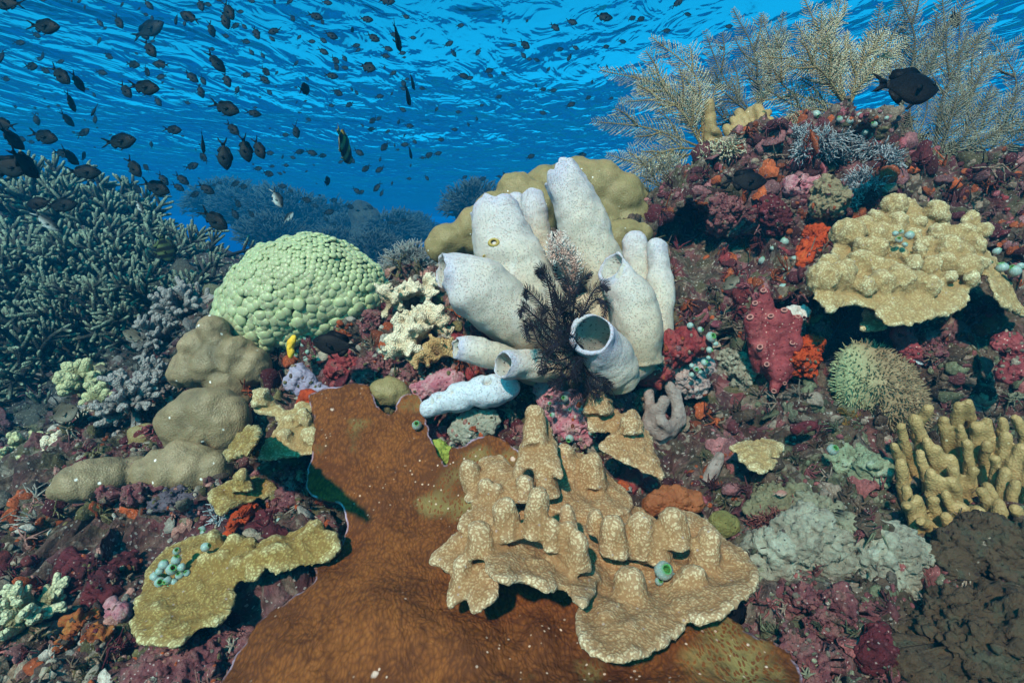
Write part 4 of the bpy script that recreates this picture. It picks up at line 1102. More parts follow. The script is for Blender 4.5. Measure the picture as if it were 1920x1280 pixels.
# ------------------------------------------------------------------ sea plumes on the wall top
def pinnate(mb, path, plen, gap, r, pn_, ang=52, seed=0, tip=.25, curl=.15, seg=3, base=.04):
    """feather: stem with two rows of fine side twigs"""
    rs = np.random.RandomState(seed); L = np.linalg.norm(np.diff(path, axis=0), axis=1).sum(); n = max(6, int(L / gap))
    p = spline(path, n); T, _, _ = frames(p)
    V, F = tube(p[::max(1, n // 14)], np.linspace(r * 2.6, r * 1.0, len(p[::max(1, n // 14)])), 5); mb.add(V, F, t=.15)
    for i in range(int(n * base), n):
        f = i / (n - 1); env = min(1, .45 + 2.2 * f) * min(1, tip + (1 - f) * 2.6)
        sd = norm(np.cross(pn_, T[i]))
        for s in (-1, 1):
            l = plen * env * rs.uniform(.8, 1.12); a = R(ang + rs.uniform(-7, 7))
            d0 = norm(T[i] * math.cos(a) + s * sd * math.sin(a) + pn_ * rs.uniform(-.25, .25))
            q = np.array([p[i], p[i] + d0 * l * .5, p[i] + d0 * l * .95 + T[i] * l * curl])
            V, F = tube(q, r * np.array([1.0, .9, .55]), seg, (False, False)); mb.add(V, F, t=np.repeat([.3, .7, 1.0], seg))
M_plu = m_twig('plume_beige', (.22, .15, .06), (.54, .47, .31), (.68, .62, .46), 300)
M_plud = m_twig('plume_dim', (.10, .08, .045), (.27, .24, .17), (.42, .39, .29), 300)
def plume_colony(base, tips, label, mat, plen=29, gap=4.4, r=.85, sub=4, seed=0, bend=.2, subl=.42):
    rs = np.random.RandomState(seed); b = P(*base); root = empty('sea_plume', b, label, 'sea plume', 'feathery sea plumes along the wall top'); d = base[2]
    k = d / FOC
    for ti, (x, y, dd) in enumerate(tips):
        mb = MB(); t_ = P(x, y, dd); v = t_ - b; L = np.linalg.norm(v)
        view = norm(-(b + t_) / 2); side = norm(np.cross(view, v))
        m1 = b + v * .5 + side * L * rs.uniform(-bend, bend) + np.array([0, 0, .02 * L])
        path = spline([b, m1, t_], 24); pn_ = norm(view + rs.normal(size=3) * .25)
        pinnate(mb, path, plen * k, gap * k, r * k, pn_, seed=seed * 50 + ti, base=.18)
        for q in range(sub):
            f = .18 + .55 * (q + rs.uniform(0, .8)) / sub; j = int(f * 23); T = norm(path[min(j + 1, 23)] - path[max(0, j - 1)]); s = 1 if q % 2 else -1
            dr = norm(T * .85 + s * norm(np.cross(pn_, T)) * .55 + pn_ * rs.uniform(-.2, .2)); l = L * subl * rs.uniform(.7, 1.1) * (1.1 - .5 * f)
            pp = spline([path[j], path[j] + dr * l * .55, path[j] + norm(dr + T * .25) * l], 12)
            pinnate(mb, pp, plen * k * .85, gap * k, r * k * .95, pn_, seed=seed * 50 + ti * 7 + q)
        mb.build('plume', mat, root)
plume_colony((1318,278,1.42), [(1112,228,1.40),(1128,132,1.40),(1185,142,1.42),(1222,70,1.42),(1290,165,1.44),(1140,290,1.38),(1185,325,1.38),(1165,190,1.39)], 'pale sea plume fanning out to the left from the wall corner', M_plu, seed=1, sub=3, subl=.34)
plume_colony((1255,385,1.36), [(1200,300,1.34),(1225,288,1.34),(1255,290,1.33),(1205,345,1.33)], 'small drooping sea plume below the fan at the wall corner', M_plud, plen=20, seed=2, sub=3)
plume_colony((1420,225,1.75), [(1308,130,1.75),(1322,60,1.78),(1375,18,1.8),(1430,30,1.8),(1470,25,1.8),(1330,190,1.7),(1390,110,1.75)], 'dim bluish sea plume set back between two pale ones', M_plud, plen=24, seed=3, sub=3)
plume_colony((1590,205,1.36), [(1425,62,1.34),(1420,105,1.32),(1462,230,1.28),(1440,170,1.30),(1505,-10,1.36),(1540,10,1.34),(1580,-30,1.38),(1630,60,1.35),(1660,55,1.33),(1700,75,1.35),(1500,60,1.30),(1560,90,1.30)], 'largest pale sea plume standing on top of the wall', M_plu, seed=4, plen=27, sub=3)
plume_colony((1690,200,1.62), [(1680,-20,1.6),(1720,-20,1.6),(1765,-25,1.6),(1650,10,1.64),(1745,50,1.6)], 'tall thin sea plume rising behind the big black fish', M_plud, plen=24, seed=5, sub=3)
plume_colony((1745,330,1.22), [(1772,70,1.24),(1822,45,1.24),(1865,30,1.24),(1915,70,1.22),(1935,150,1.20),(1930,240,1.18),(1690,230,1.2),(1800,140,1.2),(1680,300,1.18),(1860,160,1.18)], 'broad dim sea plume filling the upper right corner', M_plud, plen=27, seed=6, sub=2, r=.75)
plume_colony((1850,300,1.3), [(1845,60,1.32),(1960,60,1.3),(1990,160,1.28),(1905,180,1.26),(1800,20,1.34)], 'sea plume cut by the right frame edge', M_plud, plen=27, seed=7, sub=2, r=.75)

# ------------------------------------------------------------------ feather stars
M_fblk = m_plain('black_arms', [(.3, (.005, .004, .008)), (.7, (.015, .011, .023))], 60, .45)
M_fpnk = m_twig('pink_arms', (.42, .25, .21), (.68, .50, .45), (.82, .73, .69), 300)
M_fgld = m_plain('golden_arms', [(.3, (.16, .08, .012)), (.7, (.38, .21, .04))], 60, .6)
M_fblu = m_plain('dusky_arms', [(.3, (.015, .02, .03)), (.7, (.05, .06, .085))], 60, .6)
def feather_star(base, arms, label, mat, plen=13, gap=3.0, r=.7, seed=0, name='feather_star', ang=70):
    b = P(*base); root = empty(name, b, label, 'feather star'); k = base[2] / FOC
    V, F = star_blob(b, np.array([(*b, 10 * k)]), .004, 3); obj('disc', V, F, mat, root, {'t': np.zeros(len(V))})
    for i, pts in enumerate(arms):
        mb = MB(); p = np.vstack([b, arr_px(pts)]); path = spline(p, 30); v = path[-1] - path[0]
        pn_ = norm(-b + np.random.RandomState(seed + i).normal(size=3) * .35)
        pinnate(mb, path, plen * k, gap * k, r * k, pn_, ang, seed + i, tip=.35, curl=.35, base=.1)
        mb.build('arm', mat, root)
A0 = [[(1060,600,.84),(1040,545,.83),(1018,515,.82),(1012,522,.80)],[(1040,600,.83),(1010,565,.82),(988,545,.82),(985,560,.80)],[(1035,620,.82),(1000,590,.80),(980,575,.80),(978,595,.79)],[(1030,640,.82),(1000,610,.80),(985,615,.79),(990,640,.78)],[(1040,660,.82),(1012,645,.80),(1000,620,.80),(985,600,.80)],
      [(1075,600,.85),(1080,550,.86),(1095,520,.86),(1110,515,.85)],[(1090,600,.85),(1110,550,.86),(1130,535,.86),(1140,545,.85)],[(1095,590,.86),(1120,560,.86),(1135,575,.85),(1130,600,.84)],[(1060,610,.82),(1050,570,.80),(1035,550,.80)],[(1070,590,.83),(1068,545,.83),(1058,520,.83)],
      [(1060,690,.80),(1030,690,.79),(1010,700,.79)],[(1075,700,.80),(1050,715,.79),(1030,722,.79)],[(1090,710,.81),(1085,735,.80),(1070,745,.79)],[(1100,710,.81),(1110,735,.80),(1125,742,.80)],[(1065,670,.79),(1040,675,.78),(1020,660,.77)],[(1080,640,.80),(1060,620,.78),(1040,625,.77)],
      [(1100,690,.82),(1125,715,.80),(1145,728,.80)],[(1075,660,.79),(1065,640,.77),(1050,640,.76)],[(1085,690,.80),(1070,710,.77),(1050,700,.76)],[(1055,650,.80),(1020,620,.79),(1015,590,.78),(1025,575,.78)],[(1070,620,.81),(1090,590,.80),(1085,570,.80)],[(1060,650,.78),(1035,650,.77),(1015,675,.77),(1020,700,.77)],[(1090,670,.79),(1075,690,.77),(1085,715,.77)],[(1050,630,.80),(1045,590,.79),(1060,565,.79),(1075,570,.79)]]
_ra = np.random.RandomState(9)
A0 = A0 + [[(x + _ra.uniform(-16, 16), y + _ra.uniform(-16, 16), d_ + _ra.uniform(-.012, .012)) for x, y, d_ in a] for a in A0[::8]]
feather_star((1085,655,.83), A0, 'black feather star curled between the white tubes', M_fblk, plen=15, gap=3.0, r=.85)
feather_star((1072,540,.99), [[(1055,500,.95),(1035,470,.94),(1030,440,.95)],[(1060,490,.95),(1045,460,.94),(1052,435,.95)],[(1075,500,.95),(1062,470,.94),(1040,455,.94)],[(1080,505,.95),(1072,480,.94),(1048,475,.94),(1032,485,.94)],[(1065,505,1.0),(1060,470,.99),(1050,445,1.0)],[(1075,510,1.0),(1085,490,.99),(1080,470,.99),(1060,460,.99)],[(1055,525,1.0),(1035,505,.99),(1030,490,1.0)],[(1065,530,.99),(1050,515,.98),(1045,495,.98)],[(1080,520,.99),(1090,505,.98),(1075,490,.98),(1055,485,.98)]], 'pink banded feather star between the two tallest tubes', M_fpnk, plen=20, gap=4.2, r=1.2, seed=30)
feather_star((1600,795,.93), [[(1590,780,.91),(1578,765,.90)],[(1610,790,.91),(1600,770,.90)],[(1630,800,.91),(1640,790,.9)],[(1615,810,.91),(1640,815,.9),(1660,805,.9)],[(1590,800,.9),(1575,790,.9)],[(1620,815,.9),(1650,830,.89)]], 'golden feather star below the shaggy barrel', M_fgld, plen=12, gap=3.2, r=.7, seed=50)
feather_star((1540,690,1.06), [[(1560,640,1.04),(1600,610,1.02),(1630,600,1.0)],[(1570,660,1.04),(1620,630,1.02),(1650,620,1.0)],[(1530,720,1.04),(1490,740,1.02),(1450,745,1.0)],[(1540,730,1.04),(1510,760,1.0),(1490,780,1.0)],[(1560,720,1.03),(1560,760,1.0),(1540,790,.98)],[(1550,650,1.04),(1580,600,1.03),(1610,580,1.02)],[(1520,720,1.04),(1480,720,1.02)],[(1580,690,1.03),(1600,700,1.0)]], 'dusky feather star with long arms in the dark recess', M_fblu, plen=24, gap=4, r=.8, seed=60)

# ------------------------------------------------------------------ sponges and crusts of colour
M_red = m_plain('red_sponge', [(.3, (.13, .02, .025)), (.55, (.27, .045, .052)), (.75, (.36, .10, .095))], 30, .6, 120, .004, ((.62, .40, .34), 120))
M_org = m_plain('orange_sponge', [(.3, (.26, .03, .006)), (.6, (.50, .06, .012)), (.8, (.58, .14, .03))], 30, .6, 110, .006)
M_crim = m_plain('crimson_crust', [(.25, (.06, .010, .014)), (.42, (.20, .02, .025)), (.55, (.30, .05, .05)), (.66, (.14, .06, .05)), (.8, (.42, .26, .22))], 44, .6, 110, .006)
M_pink = m_plain('pink_crust', [(.25, (.20, .04, .06)), (.42, (.40, .12, .16)), (.56, (.50, .25, .27)), (.64, (.28, .14, .13)), (.78, (.60, .48, .44))], 44, .7, 120, .006, ((.30, .02, .04), 85))
M_mauve = m_plain('mauve_crust', [(.3, (.07, .02, .024)), (.46, (.17, .05, .06)), (.58, (.25, .10, .095)), (.66, (.12, .07, .06)), (.8, (.38, .27, .27))], 55, .8, 140, .007, ((.55, .42, .42), 130))
M_maroon = m_plain('maroon_crust', [(.3, (.035, .006, .009)), (.55, (.10, .012, .018)), (.75, (.17, .03, .035))], 24, .6, 130, .005, ((.4, .3, .28), 110))
M_lilac = m_plain('lilac_sponge', [(.3, (.20, .16, .24)), (.7, (.34, .29, .38))], 30, .6, 200, .002)
M_grey = m_plain('grey_leather', [(.28, (.13, .11, .085)), (.46, (.25, .22, .17)), (.6, (.34, .33, .26)), (.78, (.46, .47, .40))], 30, .8, 130, .006, ((.06, .03, .03), 44))
M_brn = m_plain('brown_leather', [(.28, (.035, .022, .012)), (.5, (.085, .052, .030)), (.62, (.06, .055, .035)), (.78, (.15, .105, .07))], 30, .75, 130, .006, ((.03, .015, .012), 50))
M_yelw = m_plain('yellow_sponge', [(.3, (.70, .38, .02)), (.7, (.85, .55, .05))], 40, .5, 200, .002)
M_alg = m_plain('green_alga', [(.3, (.16, .19, .03)), (.7, (.36, .40, .07))], 40, .6, 200, .003)
M_white = m_plain('white_crust', [(.3, (.50, .44, .40)), (.7, (.74, .70, .66))], 40, .7, 200, .004)
CRUST = []
def lump(L, d, mat, label, name, cat='sponge', amp=.009, fs=40, k=.005, sub=6, oc=4):
    """L in pixels; d None: sits on the rock there"""
    if d is None:
        LL = []
        for x, y, r in L:
            h_ = hit(x, y); dd = h_[2] - .2 * r * h_[2] / FOC
            LL.append((x, y, r, dd))
        V, F = blob(LL, None, k, sub, amp, fs, oc=oc)
    else: V, F = blob(L, d, k, sub, amp, fs, oc=oc)
    V = V + vnormals(V, F) * (amp * (.45 * fbm(V, fs * 3.1, 3, off=7) + .5 * sst(.15, .5, pn(V * 75))))[:, None]
    if mat.name not in ('yellow_sponge', 'grey_leather', 'green_alga', 'rust_plate') and name not in ('leather_coral', 'green_coral', 'olive_coral'): CRUST.append((V, F))
    return tag(obj(name, V, F, mat, attrs={'cv': np.zeros(len(V)), 't': np.ones(len(V))}), label, cat)
# red tube sponge on the wall
root = empty('red_sponge', P(1460, 725, 1.0), 'red sponge with stubby open fingers on the right wall', 'sponge')
pcs = []
RF = [(1409,603,16,1435,690),(1418,575,13,1445,660),(1433,552,14,1450,640),(1446,600,14,1455,700),(1470,590,15,1462,690),(1494,600,12,1470,680),(1483,648,12,1462,690),(1440,685,12,1455,700),(1452,728,12,1460,690),(1470,715,9,1460,690),(1428,655,14,1450,690),(1490,640,16,1470,690),(1460,700,20,1460,680)]
for x, y, r, bx, by in RF:
    a, b = P(bx, by, 1.0), P(x, y, .965); dd = .98 / FOC
    pcs.append(rtube(spline([a, (a + b) / 2, b], 8), np.linspace(1.5, .9, 8) * r * dd, 12, 4))
pcs.append(star_blob(P(1455, 665, 1.0), balls([(1450,640,30,1.0),(1460,690,30,1.0),(1470,620,28,1.0)]), .006, 3))
V, F = voxel_join(pcs, .0035, 3); V = V + vnormals(V, F) * (.0025 * fbm(V, 50, 3))[:, None]
obj('body', V, F, M_red, root)
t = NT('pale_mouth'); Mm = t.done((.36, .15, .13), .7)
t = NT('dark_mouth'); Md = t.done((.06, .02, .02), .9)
def ring_mouth(c, nrm, r, parent, mat=Mm, mat2=Md):
    n = norm(nrm); u_ = norm(np.cross(n, [0, 0, 1.0])); v_ = np.cross(n, u_); a = np.linspace(0, 2 * math.pi, 20, endpoint=False); mb = MB(); rings = []
    for th in np.linspace(0, 2 * math.pi, 9)[:-1]:
        rings.append(c + (r + .32 * r * math.cos(th)) * (np.cos(a)[:, None] * u_ + np.sin(a)[:, None] * v_) + n * .32 * r * math.sin(th))
    V = np.concatenate(rings); i = np.arange(8)[:, None] * 20; j = np.arange(20)[None]; k = (j + 1) % 20; i2 = (i + 20) % 160
    o = obj('mouth', V, np.stack([i + j, i + k, i2 + k, i2 + j], -1).reshape(-1, 4), mat, parent)
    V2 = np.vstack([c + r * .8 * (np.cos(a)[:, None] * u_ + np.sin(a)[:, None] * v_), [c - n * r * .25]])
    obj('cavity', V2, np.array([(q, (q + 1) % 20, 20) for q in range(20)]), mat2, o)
for x, y, r, bx, by in RF[:11]:
    a, b = P(bx, by, 1.0), P(x, y, .965); n = norm(norm(b - a) - norm(b) * .6); ring_mouth(b + norm(b - a) * r * .6e-3 - norm(b) * r * .50e-3, n, r * .32 * .97 / FOC, root)
lump([(1500,655,22),(1515,670,20),(1508,690,18),(1490,675,16),(1525,650,14)], .985, M_org, 'orange sponge lump right of the red fingered sponge', 'orange_sponge', amp=.012, fs=45)
lump([(1536,432,16),(1525,455,20),(1512,475,18),(1505,492,14),(1535,465,14),(1540,420,10)], None, M_org, 'bright red orange sponge patch beside the big yellow coral', 'orange_sponge', amp=.010, fs=40)
lump([(1225,690,30),(1262,655,34),(1290,640,26),(1240,665,30),(1200,700,24),(1310,650,18)], .955, M_crim, 'crimson crusted ledge right of the white sponge foot', 'crusted_rock', 'rock', amp=.008, fs=30)
lump([(1290,700,26),(1300,720,26),(1270,705,26),(1250,700,20),(1320,690,18)], .985, m_plain('dusty_pink', [(.3, (.30, .19, .18)), (.7, (.48, .36, .34))], 40, .8, 220, .004), 'dusty pink furry soft crust under the crimson ledge', 'soft_crust', 'soft coral', amp=.006, fs=50)
lump([(640,685,24),(655,690,22),(632,695,18),(645,675,18)], None, M_crim, 'crimson round sponge below the small dark fish', 'red_sponge', amp=.008)
lump([(1030,730,26),(1035,755,28),(1042,775,24)], .90, M_pink, 'pink crusted knob standing upright below the black feather star', 'pink_crust', 'rock', amp=.006, fs=40)
lump([(1070,750,20),(1082,775,24),(1090,800,24),(1060,800,22),(1098,825,16)], .88, M_pink, 'pink crusted ridge dotted with squirts above the tan coral', 'pink_crust', 'rock', amp=.006, fs=40)
lump([(720,760,22),(750,752,20),(790,735,20),(820,722,22),(850,712,20)], .955, M_pink, 'pink and white crust running along the upper edge of the plate', 'pink_crust', 'rock', amp=.006, fs=40)
lump([(880,800,26),(905,795,24),(860,810,18),(920,785,18)], .90, m_plain('grey_film', [(.3, (.22, .20, .15)), (.7, (.38, .36, .30))], 50, .8, 220, .004), 'grey fuzzy crust between bluish sponge and tan cone', 'grey_crust', 'sponge', amp=.005)
lump([(822,840,14),(828,860,16),(830,880,8),(845,850,9)], .865, M_alg, 'small yellow green algae patch in the plate notch', 'green_alga', 'alga', amp=.005)
lump([(1690,630,16),(1700,650,18),(1705,668,12),(1688,615,10)], .95, M_red, 'red finger sponge hanging under the yellow coral', 'red_sponge', amp=.004)
lump([(1890,640,18),(1905,655,18),(1895,690,20),(1885,705,12),(1872,645,10)], .93, M_red, 'red sponge at the right frame edge', 'red_sponge', amp=.005)
lump([(1740,640,16),(1750,660,18),(1735,670,14)], .96, M_mauve, 'pink mauve nodule crust between the two red sponges', 'mauve_crust', 'rock', amp=.010, fs=50)
lump([(544,650,4),(545,660,4),(546,641,3.5),(551,633,3.5),(545,669,3)], 1.06, M_yelw, 'bright yellow sponge strip below the bubble coral', 'yellow_sponge', sub=4, amp=.002)
lump([(560,700,18),(580,715,14),(545,720,14),(600,740,18),(575,735,16),(590,755,10)], .985, M_lilac, 'lilac smooth sponge folds left of the plate top', 'lilac_sponge', amp=.006, fs=22)
lump([(570,760,14),(575,745,12),(565,775,10)], .965, M_org, 'small orange red sponge beside the cream coral scrap', 'orange_sponge', sub=4)
lump([(530,905,22),(545,930,24),(520,945,18),(548,900,16)], None, M_mauve, 'mauve knobby crust right of the small olive plate', 'mauve_crust', 'rock', amp=.010, fs=40)
lump([(440,985,14),(455,970,14),(430,1000,10),(470,955,14)], None, M_org, 'orange crust among squirts above the left plate coral', 'orange_sponge', amp=.008, fs=45)
lump([(500,985,24),(480,1000,20),(520,1000,18)], None, M_maroon, 'dark maroon crust behind the left plate coral', 'maroon_crust', 'sponge')
lump([(160,1075,34),(200,1095,30),(130,1060,24),(235,1060,26),(180,1120,18)], None, M_maroon, 'large dark maroon sponge patch left of the plate coral', 'maroon_sponge', amp=.008)
lump([(215,1140,18),(195,1130,14),(228,1150,12)], None, M_pink, 'pink lobed crust beside the left plate tip', 'pink_crust', 'rock', sub=4)
lump([(150,1180,24),(180,1190,20),(120,1210,18),(165,1160,14)], None, m_plain('rusty', [(.3, (.10, .02, .008)), (.5, (.30, .07, .015)), (.7, (.42, .20, .05))], 40, .7), 'rusty orange crusted shell in the lower left corner', 'crusted_shell', 'sponge', amp=.012, fs=30)
lump([(330,1235,44),(400,1240,44),(280,1265,34),(450,1215,30),(370,1270,40)], None, M_mauve, 'mauve pink rock crust along the bottom left of the plate', 'mauve_crust', 'rock', amp=.010, fs=34)
lump([(330,935,24),(370,945,24),(300,945,18)], None, m_plain('violet_grey', [(.3, (.06, .045, .06)), (.7, (.13, .10, .13))], 50, .8), 'dull violet smooth sponge under the dark red ledge', 'violet_sponge')
lump([(200,930,16),(250,925,18),(300,915,18),(350,905,16),(150,935,14)], None, M_mauve, 'dark red ledge crust below the long boulder coral', 'mauve_crust', 'rock', amp=.010, fs=40)
lump([(1150,745,22),(1170,755,20),(1135,755,18)], None, M_mauve, 'mottled red crust right of the pink ridge', 'mauve_crust', 'rock', amp=.008)
lump([(1190,905,22),(1215,915,18),(1170,895,16)], None, M_crim, 'deep red sponge streak behind the tan shelf coral', 'red_sponge', sub=4)
t = NT('rust_smooth'); M_rust = m_plain('rust_plate', [(.3, (.20, .055, .018)), (.7, (.32, .10, .035))], 20, .5, 160, .003)
lump([(1225,945,20),(1250,940,24),(1275,935,24),(1300,940,18)], .745, M_rust, 'smooth rust brown coral lobe behind the right shelf', 'rust_coral', 'coral', amp=.004)
lump([(1500,945,24),(1530,955,24),(1560,970,20),(1590,985,22)], None, m_plain('green_grey', [(.3, (.14, .12, .08)), (.6, (.24, .23, .16)), (.8, (.34, .38, .30))], 40, .8), 'greyish green mound behind the two leather lumps', 'leather_coral', 'coral', amp=.008)
lump([(1455,1030,44),(1500,1010,48),(1545,1020,50),(1575,1055,42),(1480,1070,40),(1530,1075,42),(1435,1055,28),(1520,985,36)], .69, M_grey, 'mottled grey leather coral lump right of the tan shelf', 'leather_coral', 'coral', amp=.009, fs=36, sub=6)
lump([(1640,1050,42),(1690,1035,46),(1725,1070,42),(1655,1085,42),(1700,1100,36),(1745,1090,26),(1650,1015,34)], .665, M_grey, 'second grey leather coral lump, below the coral fingers', 'leather_coral', 'coral', amp=.009, fs=36, sub=6)
lump([(1800,1030,40),(1850,1010,50),(1900,1030,50),(1780,1060,34),(1860,1060,44)], None, M_brn, 'brown warty leather coral just under the coral fingers', 'leather_coral', 'coral', amp=.010, fs=34, sub=6)
lump([(1800,1160,54),(1860,1140,54),(1910,1180,54),(1750,1200,50),(1830,1230,60),(1700,1250,44),(1900,1250,50),(1770,1260,40)], None, M_brn, 'broad brown warty leather coral filling the lower right corner', 'leather_coral', 'coral', amp=.012, fs=40, sub=6)
lump([(1500,1104,11),(1520,1106,11),(1545,1108,11),(1570,1102,9),(1475,1098,8)], .672, M_white, 'white bleached rim below the grey leather lump', 'white_crust', 'coral', amp=.004)
lump([(1500,1215,30),(1530,1230,26),(1560,1250,26),(1520,1260,24)], None, M_mauve, 'violet pink rock crust right of the plate corner', 'mauve_crust', 'rock', amp=.012, fs=50)
lump([(1640,1215,24),(1650,1190,22),(1630,1240,20),(1665,1225,16)], None, M_maroon, 'deep red sponge with pale pores near the lower right', 'red_sponge', amp=.006)
lump([(1490,1130,24),(1530,1125,22),(1570,1140,24),(1610,1150,22),(1550,1160,24)], None, M_mauve, 'mottled dark pink crust under the white bleached rim', 'crimson_crust', 'rock', amp=.012, fs=50)
lump([(1450,400,22),(1460,420,20),(1440,385,18)], None, M_maroon, 'deep red sponge high on the wall', 'red_sponge', amp=.008)
lump([(1360,395,20),(1350,415,22),(1345,380,16),(1375,385,14)], None, M_mauve, 'pink violet crust under the dark wall fish', 'mauve_crust', 'rock', amp=.010)
lump([(1490,350,20),(1510,348,16),(1530,340,12)], None, M_pink, 'salmon crust patch on the upper wall', 'pink_crust', 'rock', sub=4)
lump([(1550,360,24),(1565,375,24),(1545,385,22)], None, m_plain('tan_barrel', [(.3, (.16, .12, .07)), (.7, (.30, .23, .14))], 40, .8), 'tan rounded sponge in the upper wall', 'tan_sponge')
lump([(1385,690,26),(1400,705,22),(1375,675,22)], None, M_grey, 'grey knobby crust left of the red fingered sponge', 'grey_crust', 'rock', amp=.012, fs=50)
lump([(700,600,18),(690,620,16),(720,605,14)], None, M_mauve, 'mauve nodules right of the bubble coral foot', 'mauve_crust', 'rock', amp=.010, fs=60)
lump([(700,690,24),(730,700,22),(760,705,20),(680,705,18)], None, M_mauve, 'mauve pink nodule crust above the plate top', 'mauve_crust', 'rock', amp=.012, fs=55)
lump([(930,690,16),(880,705,20),(850,640,18),(900,625,16)], None, M_crim, 'red crust glimpsed between the lower white tubes', 'crimson_crust', 'rock')
lump([(1600,860,26),(1640,880,26),(1570,870,20),(1620,900,22)], None, m_plain('turquoise_grey', [(.3, (.12, .12, .07)), (.55, (.22, .26, .17)), (.8, (.42, .46, .38))], 36, .8), 'greenish encrusting coral left of the coral fingers', 'green_coral', 'coral', amp=.008, fs=40)
lump([(1440,930,26),(1460,950,24),(1490,930,22),(1420,960,22)], None, m_plain('olive_grey', [(.3, (.09, .075, .045)), (.6, (.19, .17, .10)), (.8, (.28, .27, .19))], 40, .8), 'olive mound with algae tufts right of the dark recess', 'olive_coral', 'coral', amp=.008)
lump([(1355,978,20),(1370,985,16),(1345,990,14)], .75, m_plain('olive_round', [(.3, (.13, .11, .03)), (.7, (.27, .24, .08))], 30, .8, 300, .004), 'round olive striped coral at the right end of the tan shelf', 'olive_coral', 'coral', amp=.002)
lump([(1485,585,10),(1498,590,12),(1508,582,9)], .98, M_white, 'white lobed crust beside the top of the red fingered sponge', 'white_crust', 'sponge', amp=.005, sub=5)
lump([(1490,804,8),(1508,801,9),(1524,798,8)], .86, M_maroon, 'dark purple oval shell lying under the dusky feather star', 'oval_shell', 'shell', amp=.002, sub=5)
# pinkish grey soft coral fingers
M_fur = m_plain('furry_skin', [(.3, (.28, .20, .18)), (.7, (.46, .37, .34))], 60, .9, 400, .005)
small_fingers('soft_coral', [(1230,712,.97),(1255,722,.95),(1215,735,.96),(1245,750,.93),(1270,735,.95),(1225,765,.94),(1240,790,.93),(1215,800,.95)], (1240,830,.97), 11, M_fur, 'pinkish grey furry soft coral fingers right of the sponge foot', 'soft coral', jit=.012)
small_fingers('soft_coral', [(1350,856,.84),(1340,880,.84),(1330,900,.84)], (1318,945,.84), 10, M_fur, 'single furry grey finger leaning over the dark recess', 'soft coral', jit=.004)

# shaggy barrel
def shaggy():
    V, F = blob([(1620,690,42),(1650,720,48),(1670,755,44),(1610,725,36),(1690,780,36),(1640,770,40)], .94, .012, 5, .008, 20)
    N = vnormals(V, F); root = empty('shaggy_sponge', V[V[:, 2].argmin()], 'shaggy green and brown barrel below the yellow coral shelf', 'sponge')
    t = NT('shaggy_skin'); g = t.attr('g')
    col = t.mix(g, t.ramp(t.noise(50, 4), [(.3, (.16, .11, .06)), (.7, (.32, .23, .14))]), (.28, .36, .20))
    M = t.done(col, .9, t.bump(t.noise(200, 4), .8, .004))
    gg = lambda Q: sst(.03, -.05, (Q - P(1600, 690, .94)) @ CX) * .9
    obj('body', V, F, M, root, {'g': gg(V)})
    mb = MB(); rs = np.random.RandomState(3)
    for i in rs.choice(len(V), 2600):
        p = V[i]; d0 = norm(N[i] + rs.normal(size=3) * .35); l = rs.uniform(.004, .013)
        Vt_, Ft_ = tube(np.array([p, p + d0 * l * .6, p + d0 * l]), [.0012, .0009, .0003], 4, (False, False)); mb.add(Vt_, Ft_, g=gg(Vt_))
    mb.build('bristles', M, root)['kind'] = 'stuff'
shaggy()
# fluffy grey xenia on the wall
def fluffy(pts, label, mat, seed=0, n=520, ln=(.008, .022), name='soft_coral', rad=14):
    rs = np.random.RandomState(seed); mb = MB()
    C = []
    for x, y in pts:
        h_ = hit(x, y)
        if h_: C.append((h_[0], h_[1], h_[2]))
    for c, nn, d in C:
        V, F = star_blob(c, np.array([(*c, rad * .6 * d / FOC)]), .004, 3); mb.add(V, F, t=.2)
        for k in range(n // len(C)):
            p = c + rs.normal(size=3) * rad * .45 * d / FOC; d0 = norm(norm(p - c) + nn * .5 + rs.normal(size=3) * .3); l = rs.uniform(*ln)
            V, F = tube(np.array([p, p + d0 * l * .5, p + norm(d0 + rs.normal(size=3) * .3) * l]), [.0016, .0013, .0006], 4, (False, False)); mb.add(V, F, t=np.repeat([.4, .8, 1.], 4))
    return tag(mb.build(name, mat), label, 'soft coral')
M_xen = m_twig('xenia', (.12, .13, .16), (.26, .29, .33), (.40, .43, .47), 300)
fluffy([(1500,255),(1515,265),(1535,270),(1555,275),(1575,262),(1505,285),(1540,262)], 'fluffy blue grey soft coral row below the large sea plume', M_xen, 1, 900)
fluffy([(1600,280),(1615,270),(1630,282),(1650,285),(1665,295),(1672,308),(1590,295),(1565,305)], 'fluffy blue grey soft coral patch right of the first row', M_xen, 2, 900)
fluffy([(1600,345),(1610,365),(1595,380),(1620,335),(1640,345)], 'fluffy dark grey soft coral tuft on the mid wall', M_xen, 3, 600)
fluffy([(1345,282),(1360,285),(1325,292),(1372,280)], 'pale stubby soft coral tuft on the wall edge', M_plu, 4, 500)
fluffy([(425,960),(415,955)], 'fuzzy grey polyp tuft beside the small olive plate', M_xen, 5, 260)
M_dk = m_twig('dark_sprigs', (.05, .01, .012), (.14, .03, .03), (.22, .08, .07), 300)
fluffy([(450,790),(440,775),(460,770),(470,800)], 'dark red algae sprigs on the middle boulder coral', M_dk, 6, 320, (.01, .03))
fluffy([(1440,975),(1420,985),(1455,985)], 'dark red algae sprigs beside the olive round coral', M_dk, 7, 260, (.008, .02))
fluffy([(1085,862),(1100,872),(1075,875)], 'greenish algae tuft stuck in the tan coral', m_twig('algae', (.05, .05, .02), (.2, .19, .07), (.5, .46, .25), 300), 8, 240, (.006, .014), 'alga', 9)

